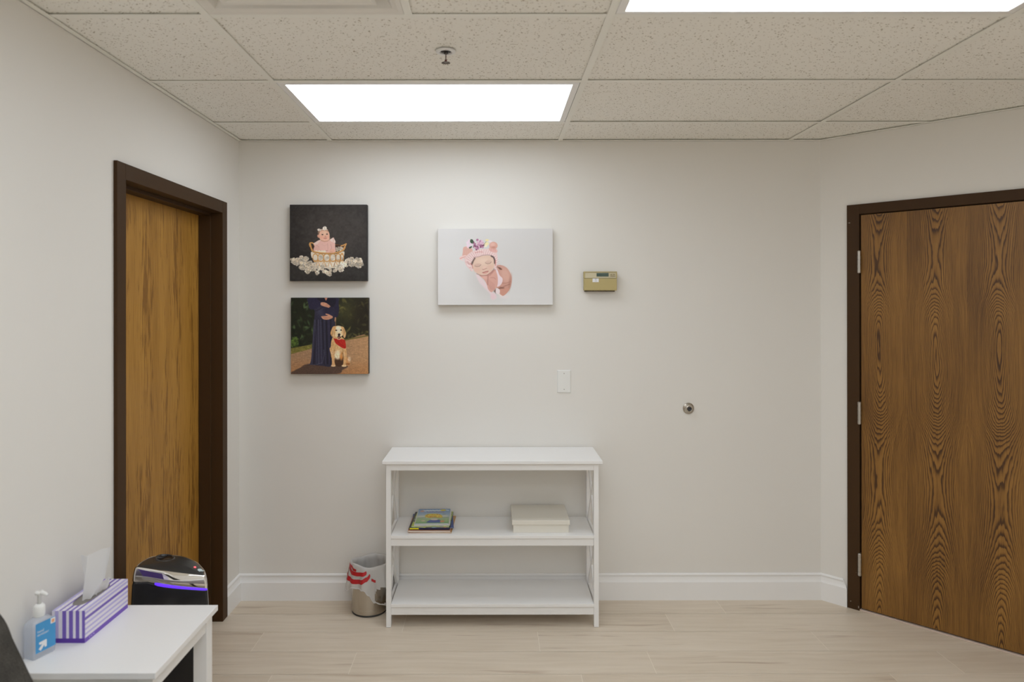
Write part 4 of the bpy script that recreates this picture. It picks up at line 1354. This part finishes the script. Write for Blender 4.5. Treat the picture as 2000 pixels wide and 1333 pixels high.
def rrect(hx, hy, z, r, n=6):
    out = []
    for cx_, cy_, a0 in ((hx - r, hy - r, 0), (-hx + r, hy - r, 90), (-hx + r, -hy + r, 180), (hx - r, -hy + r, 270)):
        for k in range(n + 1):
            a = math.radians(a0 + 90 * k / n)
            out.append((cx_ + r * math.cos(a), cy_ + r * math.sin(a), z))
    return out


bm = B()
loft(bm, [rrect(.031, .0195, 0, .006), rrect(.0340, .0225, .004, .007), rrect(.0340, .0225, .088, .007), rrect(.033, .0215, .097, .008), rrect(.027, .018, .105, .012), rrect(.0165, .0145, .110, .0135), rrect(.0125, .0125, .112, .0124), rrect(.0125, .0125, .118, .0124)])
obj('body', bm, M_clear, t, smooth=True, local=True)
M_pump = mat('white_pump_plastic', (.82, .82, .80), .35, 0, .45)
bm = B()
lathe(bm, [(0, .112), (.0140, .112), (.0145, .114), (.0152, .128), (.0152, .138), (.0140, .142), (.0110, .146), (.008, .1475), (0, .1475)], n=36)
obj('pump_collar', bm, M_pump, t, smooth=True, local=True)
bm = B()
lathe(bm, [(0, .145), (.0052, .146), (.0052, .172), (.0105, .175), (.0115, .180), (.0100, .184), (0, .1845)], n=28)
tube(bm, [(0, 0, .1795), (.0, -.012, .1800), (.000, -.024, .1790), (.000, -.031, .1760)], [.0062, .0060, .0052, .0040], 12)
h = obj('pump_head', bm, M_pump, t, smooth=True, local=True)
bm = B()
loft(bm, [rrect(.0018, .0018, z_, .0015, 2) for z_ in (.006, .11)])
obj('dip_tube', bm, M_pump, t, local=True)
M_lab = mat('label_blue', srgb(72, 152, 206), .45, 0, .4)
yl = -.0229
lab = obj('label', boxes((-.0285, .0325, yl, yl + .0003, .018, .104 - .002)), M_lab, t, local=True)
tag(lab, 'blue front label')
M_lw = mat('label_white', (.82, .82, .82), .5)
M_lo = mat('label_orange', srgb(240, 170, 120), .5)


def text(body, size, loc, m, parent, name):
    cu = bpy.data.curves.new(name, 'FONT')
    cu.body = body; cu.size = size; cu.align_x = 'LEFT'; cu.extrude = 0.0
    to = bpy.data.objects.new(name, cu)
    me = bpy.data.meshes.new_from_object(to)
    bpy.data.objects.remove(to)
    me.name = name
    me.transform(Matrix.Translation(loc) @ Matrix.Rotation(math.pi / 2, 4, 'X'))
    return link(name, me, m, parent, local=True)


text('hand', .0105, (-.024, yl - .0003, .0745), M_lw, lab, 'lettering')
text('sanitizer', .0105, (-.024, yl - .0003, .0655), M_lw, lab, 'lettering')
# arrow mark pointing up to the right
bm = B()
AR = [(-.0185, .0465), (.0035, .0475), (.0048, .0460), (.0048, .0275), (-.0015, .0262), (-.0028, .0335), (-.0135, .0215), (-.0200, .0280), (-.0090, .0390), (-.0178, .0397)]
bm.faces.new([bm.verts.new((x, yl - .0003, z_)) for x, z_ in AR])
obj('arrow_emblem', bm, M_lw, lab, local=True)
sq_ = obj('corner_square', boxes((.017, .0315, yl - .0003, yl, .085, .1005)), M_lw, lab, local=True)
obj('square_inset', boxes((.020, .0285, yl - .0006, yl - .0003, .0875, .0965)), M_lo, sq_, local=True)

# ---------------------------------------------------------------- tall black appliance behind the table
CXa, CYa = .170, -1.105
t = thing('air_purifier', 'tall black appliance with a chrome band and violet light strip behind the side table', 'appliance', (CXa, CYa, 0))
# seen from above: a nearly straight front, turned a little to the left, and a round back
FRONT = [(.0645, -1.1810), (.122, -1.1755), (.183, -1.1690), (.243, -1.1610), (.300, -1.1510)]
BACK = [(.300, -1.1510), (.2850, -1.1150), (.2590, -1.0825), (.2315, -1.0550), (.1975, -1.0350), (.1620, -1.0260), (.1240, -1.0315), (.0890, -1.0520), (.0665, -1.0850), (.0600, -1.1290), (.0610, -1.1620), (.0645, -1.1810)]


def curve(pts, n):
    P = [np.array(p) for p in pts]
    P = [2 * P[0] - P[1]] + P + [2 * P[-1] - P[-2]]
    out = []
    for k in range(n):
        s_ = k / n * (len(pts) - 1); i = int(s_); f = s_ - i
        p0, p1, p2, p3 = P[i:i + 4]
        out.append(.5 * (2 * p1 + (p2 - p0) * f + (2 * p0 - 5 * p1 + 4 * p2 - p3) * f * f + (3 * p1 - p0 - 3 * p2 + p3) * f ** 3))
    return out


SEC = curve(FRONT, 28) + curve(BACK, 44)


def sec(k, z, grow=0.0):
    out = []
    n = len(SEC)
    for x, y in SEC:
        dx, dy = x - CXa, y - CYa
        L = math.hypot(dx, dy)
        f = k + grow / L
        X_, Y_ = max(CXa + dx * f, .004), CYa + dy * f
        out.append((X_, Y_, z(X_) if callable(z) else z))
    return out


def zl(o): return lambda x: .6351 - .185 * x + o


def zb(o):
    """Lower edge of the chrome band: level on the left, sweeping down to the right."""
    return lambda x: .572 - .040 * min(1, max(0, (x - .11) / .205)) ** .85 + o


def zm(f, o=0.0): return lambda x: zb(0)(x) * (1 - f) + zl(0)(x) * f + o


bm = B()
loft(bm, [sec(1, 0, .020), sec(1, .012, .027), sec(1, .30, .024), sec(1, .44, .0175), sec(1, zb(-.012), .0115), sec(1, zb(-.001), .0080)], True, True)
obj('body', bm, M_black, t, smooth=True)
bm = B()
loft(bm, [sec(1, zb(-.001), .0085), sec(1, zb(.002), .0105), sec(1, zm(.45), .0085), sec(1, zm(.78), .0050), sec(1, zm(.95), .0018), sec(1, zl(0), -.0004), sec(1, zl(0), -.0035), sec(1, zl(-.002), -.0040)], False, False)
obj('chrome_band', bm, M_chrome, t, smooth=True)
bm = B()
loft(bm, [sec(1, zl(-.004), -.0040), sec(1, zl(0), -.0042), sec(.97, zl(.0008), -.0040)] + [sec(k, zl(.0008 + .010 * (1 - k ** 2)), -.004 * k) for k in (.9, .8, .65, .5, .35, .2, .08)], False, True)
lid = obj('lid', bm, M_lid, t, smooth=True)


def lidz(x, y):
    """Height of the lid above a point of its plan."""
    a = math.atan2(y - CYa, x - CXa)
    L = math.hypot(x - CXa, y - CYa)
    bx, by = min(SEC, key=lambda p: abs((math.atan2(p[1] - CYa, p[0] - CXa) - a + math.pi) % (2 * math.pi) - math.pi))
    k = min(1.0, L / (math.hypot(bx - CXa, by - CYa) - .004))
    return .6359 - .185 * x + .010 * (1 - k ** 2)


HXc, HYc = .125, -1.087
zc = lidz(HXc, HYc)
TLT = Matrix.Translation((HXc, HYc, zc - .001)) @ Matrix.Rotation(math.atan(.185), 4, 'Y')
M_ring = mat('satin_black_ring', (.05, .048, .046), .25, 0, .5)
bm = B()
lathe(bm, [(.0255, .0), (.0275, .0035), (.031, .0040), (.034, .0025), (.0365, -.003)], (0, 0, 0), 40, TLT)
obj('intake_ring', bm, M_ring, lid, smooth=True)
bm = B()
lathe(bm, [(.0262, .0030), (.0250, .0010), (0, .0008)], (0, 0, .0005), 40, TLT)
obj('intake_opening', bm, mat('intake_dark', (.006, .005, .006), .25, 0, .5), lid, smooth=True)
M_glow = mat('violet_light', (.06, .03, .35), .4, 0, .3, (.11, .025, 1.0), 1.3)
strip = [p for p in sec(1, zb(-.003), .0105)[:28] if p[0] > .128] + [sec(1, zb(-.003), .0105)[28]]
loops = []
N = len(strip)
for k, (x, y, z_) in enumerate(strip):
    w = .0080 - .0030 * k / (N - 1)
    if k in (0, N - 1): w *= .55
    loops.append([(x, y + .003, z_ - w), (x - .0005, y - .0012, z_ - w * .6), (x - .0006, y - .0018, z_), (x - .0005, y - .0012, z_ + w * .6), (x, y + .003, z_ + w)])
bm = B()
loft(bm, loops)
tag(obj('light_strip', bm, M_glow, t, smooth=True), 'glowing violet strip')
px_, py2 = .2480, -1.1130
bm = B()
lathe(bm, [(.0042, -.003), (.0042, .001), (.003, .0022), (0, .0026)], (px_, py2, lidz(px_, py2) + .0006), 20)
tag(obj('indicator_light', bm, mat('red_indicator', (.9, .1, .12), .4, 0, .3, (1.0, .10, .12), 1.6), t, smooth=True), 'glowing red dot')
FI = [(-.010, .004), (-.007, .011), (0, .0135), (.006, .009), (.009, .004), (.014, .011), (.0135, .001), (.010, -.005), (.005, -.009), (.004, -.017), (.0, -.0115), (-.006, -.009), (-.0095, -.002)]
bm = B()
bm.faces.new([bm.verts.new((.2725 + a * .9, -1.1255 + b * .9, lidz(.2725 + a * .9, -1.1255 + b * .9) + .0014)) for a, b in FI])
obj('fish_emblem', bm, mat('emblem_pale', (.62, .72, .74), .4), lid, solid=-.001)

# ---------------------------------------------------------------- upholstered chair, cut off at the left edge
M_fab = mat('charcoal_fabric', (.05, .048, .045), .95, 0, .15)
nt, X, Y, Z = coords(M_fab)
fn = noise(nt, vec(nt, X, Y, Z), 330, 3, .7)
fm = noise(nt, vec(nt, X, Y, Z), 22, 3)
setcol(M_fab, ramp(nt, fn * .7 + fm * .45, [(.3, srgb(48, 46, 43)), (.6, srgb(74, 71, 66)), (.8, srgb(96, 92, 86))]))
bump(M_fab, fn, .25, .001)
M_leg = mat('dark_chair_leg', (.03, .025, .022), .45)
t = thing('upholstered_chair', 'charcoal fabric chair in front of the side table at the left edge', 'chair', (.34, -2.135, 0))


def back_loop(zr, th_, hw):
    """Outline of the backrest seen from the front (y across, z up), leaning back towards the wall."""
    pts = []
    top = .828
    n = 10
    out = [(-.235, .40), (-.232, .60), (-.222, .72)]
    for k in range(n + 1):
        a = math.pi - math.pi / 2 * k / n
        out.append((-.155 + .068 * math.cos(a), top - .085 + .085 * math.sin(a)))
    for k in range(n + 1):
        a = math.pi / 2 - math.pi / 2 * k / n
        out.append((.155 + .068 * math.cos(a), top - .085 + .085 * math.sin(a)))
    out += [(.222, .72), (.232, .60), (.235, .40)]
    for y, z_ in out:
        lean = (z_ - .40) * .40
        pts.append((.250 - lean + th_, -2.142 + y * hw, z_ + zr))
    return pts


bm = B()
loft(bm, [back_loop(-.004, -.034, .985), back_loop(0, -.026, 1.0), back_loop(0, .012, 1.0), back_loop(-.006, .022, .98), back_loop(-.03, .028, .90)])
bk = obj('backrest', bm, M_fab, t, smooth=True)
bm = B()
tube(bm, back_loop(0.001, .012, 1.002), .0035, 8)
obj('piping', bm, M_fab, bk, smooth=True)
bm = B()
loft(bm, [rrect(.230, .232, z_, .05) for z_ in (.36, .37)] + [rrect(.236, .238, z_, .055) for z_ in (.40, .44)] + [rrect(.225, .228, .458, .05), rrect(.19, .20, .465, .05)])
for v in bm.verts: v.co += Vector((.455, -2.135, 0))
obj('seat', bm, M_fab, t, smooth=True)
for sx in (.262, .640):
    for sy in (-2.33, -1.94):
        bm = B()
        k = -.03 if sx < .4 else .02
        loft(bm, [[(sx + a * s + (k if z_ == 0 else 0), sy + b * s, z_) for a, b in ((-1, -1), (1, -1), (1, 1), (-1, 1))] for z_, s in ((0, .012), (.37, .019))])
        obj('leg', bm, M_leg, t, bevel=.002)
